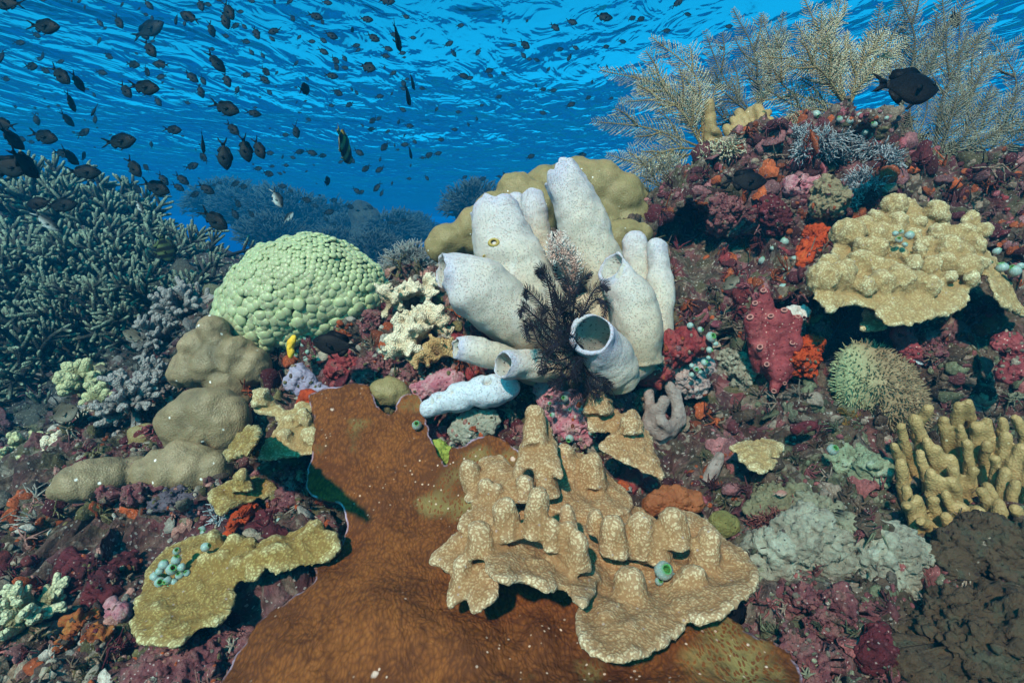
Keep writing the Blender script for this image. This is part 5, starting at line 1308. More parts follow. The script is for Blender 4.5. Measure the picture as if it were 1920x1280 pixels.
# ------------------------------------------------------------------ sea squirts
def squirt_mesh():
    prof = [(0, 0), (.55, .02), (.86, .25), (1.0, .65), (.98, 1.1), (.80, 1.5), (.56, 1.78), (.52, 1.92), (.46, 1.95), (.38, 1.86), (.34, 1.6), (.42, 1.1), (.0, .7)]
    seg = 18; a = np.linspace(0, 2 * math.pi, seg, endpoint=False); rings = [np.stack([max(r, .003) * np.cos(a), max(r, .003) * np.sin(a), np.full(seg, z)], 1) for r, z in prof]
    V = np.concatenate(rings); g = np.repeat([0, 0, 0, 0, 0, 0, .35, .8, .9, 1, 1, 1, 1], seg)
    i = np.arange(len(prof) - 1)[:, None] * seg; j = np.arange(seg)[None]; k = (j + 1) % seg
    V[:, :2] += .06 * np.stack([fbm(V, 1.5, 2), fbm(V, 1.5, 2, off=9)], 1)
    return build_mesh('sea_squirt', V, np.stack([i + j, i + k, i + seg + k, i + seg + j], -1).reshape(-1, 4), {'g': g})
t = NT('squirt_skin')
col = t.mix(t.ramp(t.vor(6), [(.2, 0), (.45, .55)]), (.34, .40, .375), (.13, .19, .18))
col = t.mix(t.attr('g'), col, (.05, .20, .05))
M_sq = t.done(col, .35, None, Subsurface_Weight=.25, Subsurface_Scale=.1)
sqm = squirt_mesh(); sqm.materials.append(M_sq)
SQ = [('squirts on the wall near the orange patch', 'pale green mouthed sea squirt on the wall beside the orange patch', None, [(1472,452,8),(1447,463,6),(1427,486,9),(1487,482,7),(1476,504,8),(1546,492,10),(1532,512,10),(1463,536,7),(1502,520,5),(1472,520,4),(1467,566,7),(1528,498,6),(1540,480,7)]),
      ('squirts around the crimson ledge', 'pale sea squirt on the outer end of the crimson ledge', .93, [(1293,604,8),(1311,613,8),(1331,626,10),(1327,650,9),(1318,676,7),(1305,688,6),(1297,680,6),(1295,696,7),(1328,668,6),(1341,642,7),(1312,695,5)]),
      ('squirts below the bubble coral', 'tiny white sea squirt below the bubble coral, beside the yellow strip', None, [(575,630,6),(585,638,7),(568,645,6),(590,650,5),(578,656,6),(560,655,6),(556,664,5),(587,668,8),(572,670,8),(553,646,5),(598,672,6),(545,690,5)]),
      ('squirts on the pink ridge', 'small glassy sea squirt on the pink ridge above the tan coral', .86, [(1030,752,6),(1038,774,6),(1061,743,7),(1068,766,5),(1092,764,7),(1069,815,8),(1106,806,6),(1115,814,5),(1053,830,6),(1085,800,5)]),
      ('squirts heaped on the left plate', 'blue grey sea squirt in the heap on the left plate coral', .70, [(288,1076,11),(300,1084,10),(316,1100,12),(330,1088,9),(338,1072,10),(322,1060,11),(306,1056,10),(345,1056,8),(352,1070,7),(330,1046,9),(300,1066,9),(318,1080,8),(382,1020,10),(332,1028,8),(342,1096,6)]),
      ('squirts around the orange crust', 'pale sea squirt around the small olive plate and orange crust', None, [(450,936,8),(482,932,8),(434,954,6),(496,936,6),(426,972,7),(437,972,8),(382,986,7),(380,997,6),(522,970,7),(525,960,6),(432,930,5)]),
      ('squirts beside the spotted boulders', 'bluish white sea squirt in the gap between the spotted boulder corals', None, [(345,714,9),(332,728,8),(320,744,9),(345,736,7),(312,752,7),(312,708,8),(306,720,7),(290,690,6),(355,742,6)]),
      ('squirts under the white tubes', 'greenish sea squirt on the rock just below the white tubes', None, [(850,700,8),(832,694,7),(792,706,7),(868,702,7),(810,702,6),(700,632,5),(688,640,6),(712,655,5),(720,640,5)]),
      ('squirts at the right edge', 'pale sea squirt at the right end of the yellow coral', .97, [(1880,498,11),(1905,505,11),(1912,490,8),(1865,470,7)]),
      ('squirts in the yellow coral cleft', 'tiny sea squirt in the cleft of the big yellow coral', .96, [(1685,446,7),(1702,440,8),(1695,456,6),(1680,436,6),(1690,432,5)]),
      ('squirts on the wall top', 'whitish sea squirt under the large sea plume', None, [(1528,208,7),(1575,222,7),(1595,225,7),(1610,215,6),(1640,232,6),(1620,245,8),(1570,205,6),(1660,220,6)])]
for grp, lab, d, L in SQ:
    for i, (x, y, r) in enumerate(L):
        h_ = hit(x, y)
        if h_ is None: continue
        dd = d if d else h_[2]
        rs = np.random.RandomState(int(x + y * 3)); o = bpy.data.objects.new('sea_squirt', sqm); COL.objects.link(o)
        s = r * .85 * dd / FOC * rs.uniform(.8, 1.2); dirv = norm(CU * .7 - CF * .65 + rs.normal(size=3) * .6)
        o.scale = (s, s, s * rs.uniform(.75, 1.15)); o.rotation_mode = 'QUATERNION'; o.rotation_quaternion = Vector(dirv).to_track_quat('Z', 'Y')
        o.location = Vector(P(x, y + r * .7, dd) - dirv * s * .3)
        tag(o, lab, 'sea squirt', grp)
for x, y, r, d, lab in [(1240,1072,17,.60,'largest sea squirt, glassy and green mouthed, on the right of the tan shelf'),(1262,1082,7,.605,'small green squirt just right of the largest squirt'),(1234,1090,8,.60,'small squirt stuck to the foot of the largest one'),(1556,846,10,.80,'lone white and green squirt on the floor below the dusky feather star'),(782,800,9,.87,'dark mouthed squirt at the notch edge of the plate')]:
    o = bpy.data.objects.new('sea_squirt', sqm); COL.objects.link(o); s = r * d / FOC; dirv = norm(CU * .55 - CF * .85 + CX * .1)
    o.scale = (s, s, s); o.rotation_mode = 'QUATERNION'; o.rotation_quaternion = Vector(dirv).to_track_quat('Z', 'Y'); o.location = Vector(P(x, y, d)); tag(o, lab, 'sea squirt')
# ------------------------------------------------------------------ uncountable small growth on the rock
PAL = {'warm': [(.28,.06,.07),(.36,.14,.14),(.16,.03,.03),(.10,.012,.02),(.24,.16,.11),(.34,.28,.22),(.15,.12,.05),(.40,.19,.16),(.36,.07,.02),(.50,.44,.38),(.09,.06,.045),(.07,.05,.04)],
       'wall': [(.24,.03,.035),(.34,.09,.11),(.13,.02,.028),(.09,.02,.025),(.38,.08,.025),(.30,.12,.13),(.28,.20,.15),(.11,.09,.045),(.06,.03,.028),(.18,.04,.06)],
       'left': [(.05,.05,.045),(.08,.09,.07),(.13,.13,.12),(.10,.04,.05),(.06,.06,.05),(.20,.18,.17),(.16,.15,.09)],
       'right': [(.10,.065,.045),(.15,.10,.07),(.20,.06,.07),(.14,.15,.09),(.08,.05,.035),(.26,.20,.16),(.26,.08,.08),(.22,.22,.15)]}
def growth():
    rs = np.random.RandomState(21); mb = MB(); tf_ = MB(); I2, F2 = ico(2); I3, F3 = ico(3)
    N = 22000; HC = [(P(a_, b_, c_), r_) for a_, b_, c_, r_, _ in HOLES]
    xs = rs.uniform(-160, 2080, N); ys = rs.uniform(180, 1360, N)
    Vc = [Vt]; Fc = [Ft.tolist()]; o_ = len(Vt)
    fc = Ft.tolist()
    for V_, F_ in CRUST:
        fc += (np.asarray(F_) + o_).tolist(); Vc.append(V_); o_ += len(V_)
    B2 = BVHTree.FromPolygons(np.vstack(Vc).tolist(), fc); NT_ = len(Ft)
    def hit2(px, py):
        d = Vector(P(px, py, 1.0)); L = d.length; d.normalize(); loc, nor, i, dist = B2.ray_cast(Vector((0, 0, 0)), d)
        if loc is None: return None
        if nor.dot(d) > 0: nor = -nor
        return np.array(loc), np.array(nor), dist / L, i >= NT_
    XY = np.stack([xs, ys], 1); bad = np.zeros(N, bool)
    for o in OUTL: bad |= in_poly(XY, o)
    XY = XY[~bad]
    for x, y in XY:
        h_ = hit2(x, y)
        if h_ is None: continue
        p, n, d, on = h_
        if on and rs.uniform() < .62: continue
        if d > 1.9 or d < .2: continue
        if any(((p - c_) ** 2).sum() < (r_ * .95) ** 2 for c_, r_ in HC): continue
        reg = 'left' if (d > 1.25 and x < 620) else ('right' if x > 1380 and y > 640 else 'wall' if x > 1230 else 'warm')
        pal = PAL[reg]; q = fbm(p[None], 13, 2, off=3)[0] * .62 + .5
        c = np.array(pal[int(np.clip(q * len(pal) + rs.uniform(-.9, .9), 0, len(pal) - 1))]) * rs.uniform(.3, .9)
        kind = rs.uniform()
        r = (rs.uniform(2.5, 7) if kind < .76 or on else rs.uniform(7, 16)) * d / FOC * (.75 if on else 1)
        if kind < .90:
            I, F = (I2, F2) if r * FOC / d < 7 else (I3, F3)
            B = I * (1 + (.30 * fbm(I, 1.2, 2, off=rs.uniform(0, 90)) + .10 * fbm(I, 4.5, 2, off=5)))[:, None]
            s = rs.uniform(.6, 1.4, 3); B = B * s * r
            B = B - np.outer(B @ n, n) * rs.uniform(.3, .65)
            mb.add(p + B - n * r * .15, F, col=c)
        elif kind < .965:                                  # sprigs
            for k in range(rs.randint(5, 11)):
                d0 = norm(n + rs.normal(size=3) * .6); l = r * rs.uniform(1.2, 2.6) + .004
                V, F = tube(np.array([p, p + d0 * l * .5, p + norm(d0 + rs.normal(size=3) * .35) * l]), np.array([.0016, .0013, .0006]) * (.6 + d * .6), 4, (False, False)); mb.add(V, F, col=c)
        else:                                             # small curled leaf plates
            u_ = norm(np.cross(n, rs.normal(size=3))); v_ = np.cross(n, u_); a = np.linspace(0, 2 * math.pi, 16, endpoint=False); rr = r * 1.5 * (1 + .25 * np.sin(a * 3 + rs.uniform(0, 6)) + .1 * np.sin(a * 7))
            ring = p + n * r * .7 + rr[:, None] * (np.cos(a)[:, None] * u_ + np.sin(a)[:, None] * v_) + n * (np.sin(a * 2 + rs.uniform(0, 6)) * r * .35)[:, None]
            V = np.vstack([ring, p[None] + n * r * .35, ring - n * r * .22, p[None] - n * r * .2]); F3_ = [(q, (q + 1) % 16, 16) for q in range(16)] + [(17 + (q + 1) % 16, 17 + q, 33) for q in range(16)]
            F4_ = [(q, 17 + q, 17 + (q + 1) % 16, (q + 1) % 16) for q in range(16)]
            mb.add(V, [np.array(F3_), np.array(F4_)], col=c * 1.2)
    t = NT('growth_skin')
    c = t.mix(1.0, t.attr('col', True), t.ramp(t.noise(150, 4, .65), [(.3, .5), (.7, 1.5)]), 'MULTIPLY')
    c = t.mix(t.ramp(t.vor(210), [(.10, .7), (.18, 0)]), c, (.52, .44, .40))
    M = t.done(c, .75, t.bump(t.noise(260, 4, .65), .9, .004))
    V, F, A = mb.arr()
    o = tag(obj('encrusting_growth', V, F, M, attrs=A), 'small crusts, nodules and algae covering the reef rock', 'reef growth', kind='stuff')
    print('growth verts', len(V))
growth()
# ------------------------------------------------------------------ fish
def fish_parts(hh=.21, wd=.075, up=None, lo=None, fork=.10, tail_h=.17, dors=.07, anal=.06, root=-.24, spiky=False):
    """unit fish, nose at +x .5, tail tips at -x .5, back up +z; returns part meshes as (V, F)"""
    n, seg = 18, 14
    x = np.linspace(.5, root, n); f = np.linspace(0, 1, n)
    shape = np.interp(f, [0, .05, .15, .3, .45, .62, .8, .92, 1], [.06, .30, .62, .90, 1.0, .90, .55, .30, .24])
    shape = spline(shape[:, None], n)[:, 0]
    zu = hh * shape; zl = -hh * shape * np.interp(f, [0, .3, .6, 1], [.85, .98, 1.0, 1.0]); zc = -.02 * np.sin(f * math.pi)
    ww = wd * np.interp(f, [0, .1, .3, .55, .8, 1], [.15, .6, 1, .85, .4, .16])
    a = np.linspace(0, 2 * math.pi, seg, endpoint=False); sn = np.sin(a)
    V = np.stack([np.repeat(x, seg), (ww[:, None] * np.sign(np.cos(a)) * np.abs(np.cos(a)) ** .9).ravel(), (np.where(sn[None] > 0, zu[:, None] * sn, -zl[:, None] * sn) + zc[:, None]).ravel()], 1)
    i = np.arange(n - 1)[:, None] * seg; j = np.arange(seg)[None]; k = (j + 1) % seg
    V = np.vstack([V, [.505, 0, zc[0]], [root - .005, 0, zc[-1]]])
    body = (V, [np.stack([i + j, i + k, i + seg + k, i + seg + j], -1).reshape(-1, 4), np.array([(n * seg, (q + 1) % seg, q) for q in range(seg)] + [(n * seg + 1, (n - 1) * seg + q, (n - 1) * seg + (q + 1) % seg) for q in range(seg)])])
    def fin(pts, th=.010):
        p = np.array(pts, float); m = len(p); c = p.mean(0)
        V = np.vstack([np.c_[p[:, 0], np.full(m, 0.0), p[:, 1]], [[c[0], th, c[1]], [c[0], -th, c[1]]]])
        return V, np.array([(q, (q + 1) % m, m) for q in range(m)] + [((q + 1) % m, q, m + 1) for q in range(m)])
    r = root; hz = hh * .24
    tl1 = fin([(r + .04, hz * .8), (r - .05, hz * 1.3), (-.40, tail_h * .85), (-.50, tail_h), (-.46, tail_h * .72), (-.5 + fork + .06, .02), (-.5 + fork + .05, -.01), (r, -.02)])
    tl2 = fin([(r + .04, -hz * .8), (r, .02), (-.5 + fork + .05, .01), (-.5 + fork + .06, -.02), (-.46, -tail_h * .72), (-.50, -tail_h), (-.40, -tail_h * .85), (r - .05, -hz * 1.3)][::-1])
    tl = (np.vstack([tl1[0], tl2[0]]), np.vstack([tl1[1], tl2[1] + len(tl1[0])]))
    top = lambda q: np.interp(q, x[::-1], (zu + zc)[::-1]); bot = lambda q: np.interp(q, x[::-1], (zl + zc)[::-1])
    xs = np.linspace(.24, r + .07, 9)
    dh = dors * (np.array([.35, .75, .9, .85, .85, .9, 1.15, 1.1, .2]))
    dor = fin([(q, top(q) - .03) for q in xs] + [(q - (.05 if kx > 5 else .02), top(q) + d_) for kx, (q, d_) in list(enumerate(zip(xs, dh)))[::-1]])
    xa = np.linspace(-.02, r + .06, 6)
    an = fin([(q, bot(q) + .03) for q in xa][::-1] + [(q - .04, bot(q) - d_) for q, d_ in zip(xa, anal * np.array([.4, 1.0, 1.1, 1.0, .8, .2]))])
    xp = [(.17, bot(.17) + .02), (.10, bot(.1) + .02), (.0, bot(.05) - anal * 1.1), (.06, bot(.08) - anal * .9)]
    pel = fin(xp)
    def pect(s):
        V, F = fin([(.20, .0), (.19, -.05), (.10, -.10), (.05, -.08), (.08, -.01)], .006)
        V = V.copy(); w_ = wd * 1.0; V[:, 1] += s * (w_ * .95 + (.20 - V[:, 0]) * .45); return V, F
    I, IF = ico(2)
    def eye(s): return I * .026 + np.array([.385, s * wd * .62, hh * .20]), IF
    return dict(body=body, tail_fin=tl, dorsal_fin=dor, anal_fin=an, pelvic_fin=pel, pect_l=pect(1), pect_r=pect(-1), eye_l=eye(1), eye_r=eye(-1))

def m_fish(name, back, belly, shine=.35, bars=None):
    t = NT(name)
    b = t.attr('b')
    col = t.mix(b, belly, back)
    if bars: col = t.mix(t.attr('bar'), col, bars)
    sc = t.vor(34)
    col = t.mix(1.0, col, t.ramp(sc, [(.1, 1.15), (.6, .75)]), 'MULTIPLY')
    t.b.inputs['Specular IOR Level'].default_value = .06
    return t.done(col, shine + .15, t.bump(sc, .12, .006))
M_chr = m_fish('slate_fish', (.002, .005, .008), (.012, .020, .024))
M_blk = m_fish('black_fish', (.006, .006, .008), (.014, .012, .013))
M_gry = m_fish('grey_fish', (.075, .062, .045), (.22, .19, .15))
M_sil = m_fish('silver_fish', (.012, .018, .022), (.42, .46, .46), .25)
M_ban = m_fish('banded_fish', (.30, .28, .05), (.24, .26, .16), .4, (.012, .012, .014))
t = NT('fish_eye'); M_eye = t.done((.004, .004, .005), .15)
KINDS_F = {'chromis': dict(hh=.215, wd=.08, fork=.13, tail_h=.15, dors=.05, anal=.05), 'damsel': dict(hh=.215, wd=.075, fork=.07, tail_h=.13, dors=.085, anal=.085, root=-.27), 'deep': dict(hh=.29, wd=.07, fork=.03, tail_h=.10, dors=.10, anal=.10, root=-.32), 'long': dict(hh=.155, wd=.08, fork=.10, tail_h=.12, dors=.05, anal=.04)}
_fm = {}
def fish_mesh(kind, mat, full):
    key = (kind, mat.name, full)
    if key in _fm: return _fm[key]
    pr = fish_parts(**KINDS_F[kind])
    def at(V): return {'b': sst(-.14, .06, V[:, 2]), 'bar': (np.sin(V[:, 0] * 26 + 1.2) > .1).astype(float)}
    out = []
    if full:
        for nm in ('body', 'tail_fin', 'dorsal_fin', 'anal_fin', 'pelvic_fin', 'pect_l', 'pect_r', 'eye_l', 'eye_r'):
            V, F = pr[nm]; n2 = 'pectoral_fin' if nm[:4] == 'pect' else ('eye' if nm[:3] == 'eye' else nm)
            me = build_mesh(n2, V, F if isinstance(F, list) else [F], at(V)); me.materials.append(M_eye if n2 == 'eye' else mat); out.append((n2, me))
    else:
        mb = MB()
        for nm in ('body', 'tail_fin', 'dorsal_fin', 'anal_fin', 'pelvic_fin'):
            V, F = pr[nm]; mb.add(V, F, **at(V))
        V, F, A = mb.arr(); me = build_mesh('reef_fish', V, F, A); me.materials.append(mat); out.append(('fish', me))
    _fm[key] = out
    return out
def add_fish(px, py, ln, ang, yaw=0, kind='chromis', mat=None, real=.085, label=None, group=None, d=None, full=None, roll=0, dmin=.5):
    mat = mat or M_chr
    if d is None: d = real * FOC / ln * math.cos(R(yaw))
    if d is not None:
        zt = (-.196 + (640 - py) / FOC * .98)
        if zt > 0: d = min(d, 1.62 / zt)
        d = max(dmin, min(d, 5.2)); h_ = hit(px, py)
        if h_: d = min(d, h_[2] - .03)
    L = ln * d / FOC / max(.35, math.cos(R(yaw)))
    a = R(ang); ds = CX * math.cos(a) + CU * math.sin(a)
    X = norm(ds * math.cos(R(yaw)) + CF * math.sin(R(yaw)))
    up = CU - X * (CU @ X)
    if np.linalg.norm(up) < .45: up = up + CX * .6; up = up - X * (up @ X)
    Z = norm(up); Y = np.cross(Z, X)
    Mx = Matrix(((X[0], Y[0], Z[0], 0), (X[1], Y[1], Z[1], 0), (X[2], Y[2], Z[2], 0), (0, 0, 0, 1)))
    M = Matrix.Translation(Vector(P(px, py, d))) @ Mx @ Matrix.Rotation(R(roll), 4, 'X') @ Matrix.Scale(L, 4)
    full = (ln >= 30) if full is None else full
    pts = fish_mesh(kind, mat, full)
    if full:
        root = bpy.data.objects.new('reef_fish', None); COL.objects.link(root); root.empty_display_size = .3; root.matrix_world = M
        for nm, me in pts:
            o = bpy.data.objects.new(nm, me); COL.objects.link(o); o.parent = root
    else:
        root = bpy.data.objects.new('reef_fish', pts[0][1]); COL.objects.link(root); root.matrix_world = M
    tag(root, label, 'fish', group); return root

# named fish: px, py, length px, heading (deg, 0 = right, 90 = up), turn away, kind, material, distance, label
NAMED = [
 (1697,162,138,-2,8,'damsel',M_blk,.95,'big black fish swimming right across the sea plumes'),
 (1395,338,84,-4,0,'damsel',M_blk,1.12,'black fish close against the upper right wall'),
 (632,645,92,172,0,'damsel',M_blk,.90,'dark damselfish under the bubble coral, heading left'),
 (1374,527,46,222,10,'damsel',M_gry,1.05,'greyish brown fish nosing down in front of the right wall'),
 (252,630,46,158,0,'damsel',M_gry,1.30,'greyish brown fish with raised head below the staghorn thicket'),
 (118,776,60,22,0,'deep',M_gry,1.05,'dim grey deep bodied fish low at the left side'),
 (192,690,28,172,0,'damsel',M_gry,1.2,'small dim grey fish above the yellow lobed coral'),
 (645,272,44,-84,58,'deep',M_ban,1.7,'yellow and black banded fish seen almost head on'),
 (1790,36,34,-80,0,'deep',M_blk,1.6,'dark round fish among the plume tips in the upper right'),
 (1462,924,28,0,0,'chromis',m_fish('pink_fish', (.30, .14, .12), (.5, .35, .3)),.74,'tiny pinkish fish above the grey leather coral'),
 (1722,678,22,-25,0,'long',m_fish('striped_fish', (.02, .02, .03), (.7, .72, .75)),.93,'tiny black and white striped fish under the red sponge'),
 (310,465,50,-80,20,'deep',m_fish('green_banded', (.03, .05, .02), (.10, .13, .05), .5, (.008, .01, .008)),1.75,'dim green banded fish among the staghorn branches'),
 (345,520,34,-12,0,'long',M_sil,1.7,'silver lined fish low among the staghorn branches'),
 (1378,1152,84,96,0,'damsel',M_blk,.63,'dark fish wedged nose up under the right end of the tan shelf'),
 (277,57,66,27,0,'damsel',M_chr,3.0,'larger bluish grey fish with a broad tail near the top left'),
 (80,49,64,-4,0,'chromis',M_chr,1.5,'big dark fish near the upper left corner, swimming right'),
 (18,6,60,175,0,'chromis',M_chr,1.5,'dark fish cut by the top left corner, tail to the right'),
 (268,163,62,-8,0,'chromis',M_chr,1.45,'big round chromis with pale belly left of the school centre'),
 (222,265,66,6,0,'chromis',M_chr,1.4,'big chromis with glinting belly and open forked tail above the thicket'),
 (155,322,58,2,15,'chromis',M_chr,1.4,'big pale bellied chromis in front of the staghorn tops'),
 (14,312,60,-6,20,'deep',M_chr,1.2,'large blurred dark fish at the left edge before the staghorn tops'),
 (112,385,58,10,10,'chromis',M_chr,1.35,'dusky blue chromis low over the staghorn, tail to the left'),
 (76,380,52,186,0,'chromis',M_blk,1.5,'very dark chromis facing left over the staghorn'),
 (86,414,56,-40,10,'long',M_sil,1.4,'slender fish with bright silver belly over the staghorn, left'),
 (400,410,64,-36,0,'chromis',M_chr,1.35,'large chromis with pale belly in front of the far reef'),
 (290,350,60,-22,0,'chromis',M_chr,1.5,'dark chromis with long tail tips just above the staghorn'),
 (250,312,48,-55,0,'chromis',M_chr,1.6,'chromis diving steeply towards the staghorn tops'),
 (80,255,58,-15,0,'chromis',M_chr,1.6,'dark glossy chromis left of the centre of the thicket top'),
 (420,201,60,-18,0,'chromis',M_chr,1.5,'large dark chromis right of the school centre with pale cheek'),
 (421,288,58,-86,10,'chromis',M_chr,1.5,'head down chromis with glinting flank, leftmost of three side by side'),
 (460,277,52,-80,10,'chromis',M_chr,1.6,'head down chromis, middle of three side by side'),
 (485,277,46,-65,0,'chromis',M_chr,1.7,'head down chromis, rightmost of three side by side'),
 (519,370,42,-62,0,'chromis',M_sil,1.9,'chromis with a bright silver edge diving before the far reef'),
 (112,139,52,-43,0,'chromis',M_chr,1.7,'chromis with spread tail diving right at the left side of the school'),
 (145,152,32,-75,35,'chromis',M_chr,1.7,'plump dark fish seen half from the front, left side of the school'),
 (235,168,38,-55,0,'chromis',M_chr,2.2,'dark chromis diving just left of the big round one'),
 (280,90,42,-56,0,'chromis',M_chr,2.0,'dark chromis diving below the bluish grey fish'),
 (222,40,32,-60,0,'chromis',M_chr,2.6,'slim dark chromis diving near the top left'),
 (357,33,42,156,0,'chromis',M_chr,2.1,'dark chromis swimming left and upward near the top'),
 (428,19,42,-64,0,'chromis',M_chr,2.1,'dark chromis diving at the top edge, in front of a twin'),
 (422,36,36,-76,10,'chromis',M_chr,2.2,'dark chromis diving steeply, just left of its twin at the top edge'),
 (8,233,50,166,0,'chromis',M_chr,1.7,'dark fish leaving the frame at left, forked tail to the right'),
 (435,240,36,-45,0,'chromis',M_chr,2.2,'dark chromis with spread tail above the three head down fish'),
 (404,115,42,-52,25,'chromis',M_chr,2.0,'dark chromis diving, tail spread, right of the school centre'),
 (474,212,28,-4,20,'chromis',M_chr,2.4,'round dark chromis right of the large one with the pale cheek'),
 (725,2,32,-5,0,'damsel',M_chr,2.6,'dark fish half cut by the top edge near the centre'),
 (1132,32,34,-8,0,'damsel',M_chr,2.4,'darkest fish of the loose group above the sea plume tips'),
 (690,126,30,-15,0,'deep',M_chr,2.4,'blue grey squarish fish with no tail fork, centre of the water'),
 (540,408,28,45,0,'chromis',M_sil,2.6,'pale silvery fish swimming up in front of the far reef'),
 (262,386,24,-60,0,'damsel',M_sil,1.6,'small pale fish just above the staghorn tips'),
]
for px, py, ln, ang, yaw, kind, mat, d, lab in NAMED:
    if ln: add_fish(px, py, ln * 1.02, ang, yaw, kind, mat, label=lab, d=d, full=True)

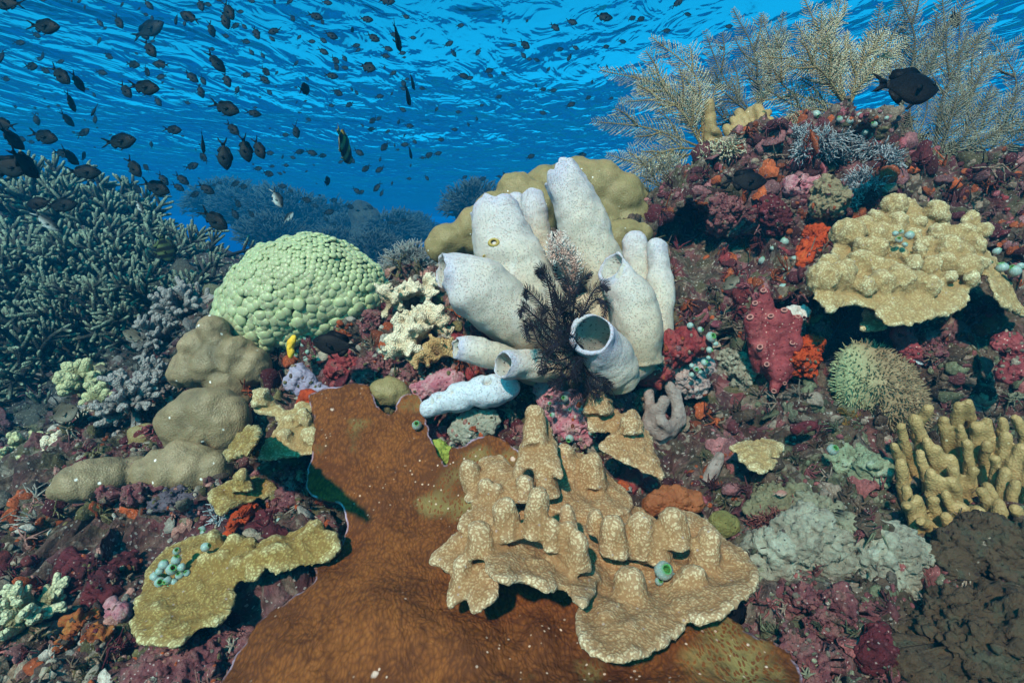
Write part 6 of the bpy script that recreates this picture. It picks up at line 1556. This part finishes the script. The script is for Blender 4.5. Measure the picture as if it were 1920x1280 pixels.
SM = '''134 1 8 -80|67 65 22 -30|80 1 10 0|150 2 14 200|159 15 12 100|228 10 14 60|260 17 10 30|278 8 24 -50|272 27 14 -20|187 43 18 -50|196 53 10 10|285 36 14 90|185 78 18 60|285 78 12 30|35 80 24 0|80 103 20 -80|3 105 30 -100|203 105 22 -35|255 100 10 -30|72 110 16 -20|112 116 18 20|57 124 34 -10|83 131 25 -30|190 136 22 -10|249 121 30 -10|302 121 32 175|275 133 28 -60|303 144 22 190|296 190 22 -60|132 189 32 -95 40|178 205 30 -110|10 148 20 -15|176 177 12 -60|162 167 10 0|28 200 12 -20|65 202 10 -20|90 200 10 -10|108 198 10 -10|331 36 22 180 50|346 43 14 -90|396 54 28 -80 20|376 9 28 -70|388 8 20 -20|449 22 17 -5|440 49 22 15|457 49 16 -45|480 62 28 -65|422 67 18 -20|460 78 20 -15|516 58 28 200|509 72 16 -40|396 92 16 -10|471 97 16 -55|492 103 15 -60|548 33 20 -55|590 30 32 -15|604 40 16 -60|585 49 12 0|560 71 14 50|583 78 18 0|620 66 28 -20|605 75 20 -35|605 96 24 -25|628 112 24 -45|630 124 20 -60|554 120 16 40|518 138 12 45|460 141 22 0|497 133 28 -45|495 149 26 -35|575 147 13 -50|620 142 28 -5|570 167 24 80 60|504 172 18 -40|632 173 26 -30|425 150 30 -68|359 144 30 -40|380 150 22 -60|376 170 28 -75|444 171 20 70|478 202 10 0|620 198 15 0|556 193 10 70|350 192 16 -25|470 2 18 -10|412 1 14 170|514 3 14 -60|542 4 20 35|612 5 22 -5|686 36 28 -8|660 57 16 80 40|699 70 30 -30|760 31 18 -25|738 65 22 -20|744 67 30 -85 62|773 71 16 0|666 86 20 5|670 95 15 30|726 91 22 -15|722 105 20 -15|753 100 17 15|757 108 10 0|862 48 18 0|840 83 22 20|850 99 18 -55|897 97 18 235|958 85 16 0|943 40 12 75|646 109 16 -55|645 127 18 -15|721 126 10 -80|736 138 18 35|756 155 20 -65|762 149 12 20|773 153 17 -80 62|755 166 16 -20|793 166 14 175|659 167 10 -60|668 173 14 -55|711 181 18 10|734 177 10 60|764 177 22 -85 65|867 142 24 -5|879 147 18 15|916 133 20 25|919 142 14 -30|945 139 14 140|656 196 18 215|754 205 18 -30|818 206 13 60|934 182 16 25|902 198 12 10|861 210 14 180|1071 41 25 -22|1040 51 24 -40|988 40 9 60|1184 35 20 30|1200 37 22 32|1269 7 26 35|1248 58 20 5|1166 78 18 0|1240 86 12 0|983 83 28 -45|963 85 12 0|1049 93 17 15|1078 89 17 -30|1135 88 17 15|1068 107 20 250|981 103 18 -55|991 111 14 -5|1005 112 16 -15|1138 125 10 -75|1028 131 12 55|1110 155 10 80|1005 160 10 -70|1017 168 16 15|1036 170 17 0|1102 184 16 35|1069 197 22 25|1019 212 16 160|1145 185 12 20|20 257 30 -80 60|68 223 24 -80|38 260 24 -20|57 266 16 -10|155 250 30 35|125 222 22 -70 50|178 222 22 -80|115 287 36 -8|156 294 24 100 30|130 292 20 -85 65|45 305 38 -90 60|275 315 22 135|305 335 30 -55|255 352 32 -45|284 272 14 90|322 243 38 -5|380 266 36 250 40|383 297 28 130|358 312 30 18|340 335 32 -40|333 350 26 -30|385 353 36 -30|363 365 26 15|505 287 18 0|560 285 22 15|583 286 24 -15|604 292 18 0|530 293 12 -90|548 295 14 -20|555 245 32 -75|537 253 18 170|556 228 10 70|578 224 14 -30|482 316 20 0|502 325 26 -18|509 312 14 0|535 310 14 0|524 325 12 -20|528 349 20 0|544 357 14 -40|573 374 24 -20|445 380 24 -50|440 345 22 20|455 350 20 0|400 347 12 0|412 343 10 0|613 340 18 90 60|625 375 16 0|590 385 16 -25|615 398 24 20|470 400 22 -45|440 400 26 -60|610 410 14 -50|625 420 14 10|672 285 24 -30|660 300 18 -50|640 303 14 200|687 315 22 225|713 317 22 215|700 225 20 230|711 222 14 220|679 235 10 -40|698 242 18 190|748 228 12 250|767 236 18 -5|726 247 13 30|758 255 10 70|777 265 14 -50|761 271 20 180|722 274 24 235|740 272 8 -90|745 281 9 0|825 262 16 0|851 243 15 0|894 222 10 -80|878 233 10 -70|769 285 16 -85 60|820 288 18 15|803 292 20 40|791 296 12 0|713 298 12 -100|770 311 8 80|766 335 12 0|800 333 14 -55|735 344 9 80|708 350 24 225|716 361 16 240|668 357 20 -35|675 361 18 20|655 387 20 -20|670 395 9 0|693 388 16 -30|685 392 10 0|733 417 16 180|743 418 14 190|758 413 16 190|870 333 14 30|904 335 16 10|945 326 12 -60|935 331 12 0|994 294 20 25|1090 290 20 -5|1288 27 18 0|1365 50 18 0|1352 90 16 -20'''
def side_word(x): return 'far left' if x < 200 else 'left' if x < 420 else 'left middle' if x < 640 else 'middle' if x < 860 else 'right middle' if x < 1060 else 'right'
def where(x, y):
    if x < 330 and y > 205: return 'above the staghorn thicket'
    if x < 400: return 'at the upper left of the school'
    if x < 640 and y > 330: return 'in front of the far reef'
    if x < 640: return 'left of the banded fish'
    if x < 860 and y > 300: return 'above the dark rock pillar'
    if x < 860 and y > 150: return 'right of the banded fish'
    if x < 860: return 'near the top edge'
    if y > 200: return 'just above the olive boulder coral'
    return 'left of the sea plumes'
for s in SM.split('|'):
    v = [float(q) for q in s.split()]; x, y, ln, ang = v[:4]; yaw = v[4] if len(v) > 4 else 0
    sz = 'tiny' if ln < 15 else 'small' if ln < 24 else 'middling'
    hd = 'swimming right' if math.cos(R(ang)) > .75 else 'swimming left' if math.cos(R(ang)) < -.6 else 'head down' if math.sin(R(ang)) < 0 else 'head up'
    if yaw > 30: hd = 'seen end on as a sliver'
    add_fish(x, y, ln, ang, yaw + (rng.uniform(-14, 14) if yaw == 0 else 0), 'chromis' if rng.uniform() < .8 else 'damsel', M_chr, label='%s dark fish %s, %s' % (sz, hd, where(x, y)), group='dark fish of the school', full=ln >= 26, dmin=1.2)
for i in range(36):
    x = rng.uniform(0, 620); y = rng.uniform(150, 390)
    if x < 300 and y > 285: y -= 120
    add_fish(x, y, rng.uniform(5, 9), rng.uniform(-50, 40), 0, 'chromis', M_chr, label='speck sized dark fish deep in the school at the left', group='specks of the distant school', full=False, dmin=3.0)
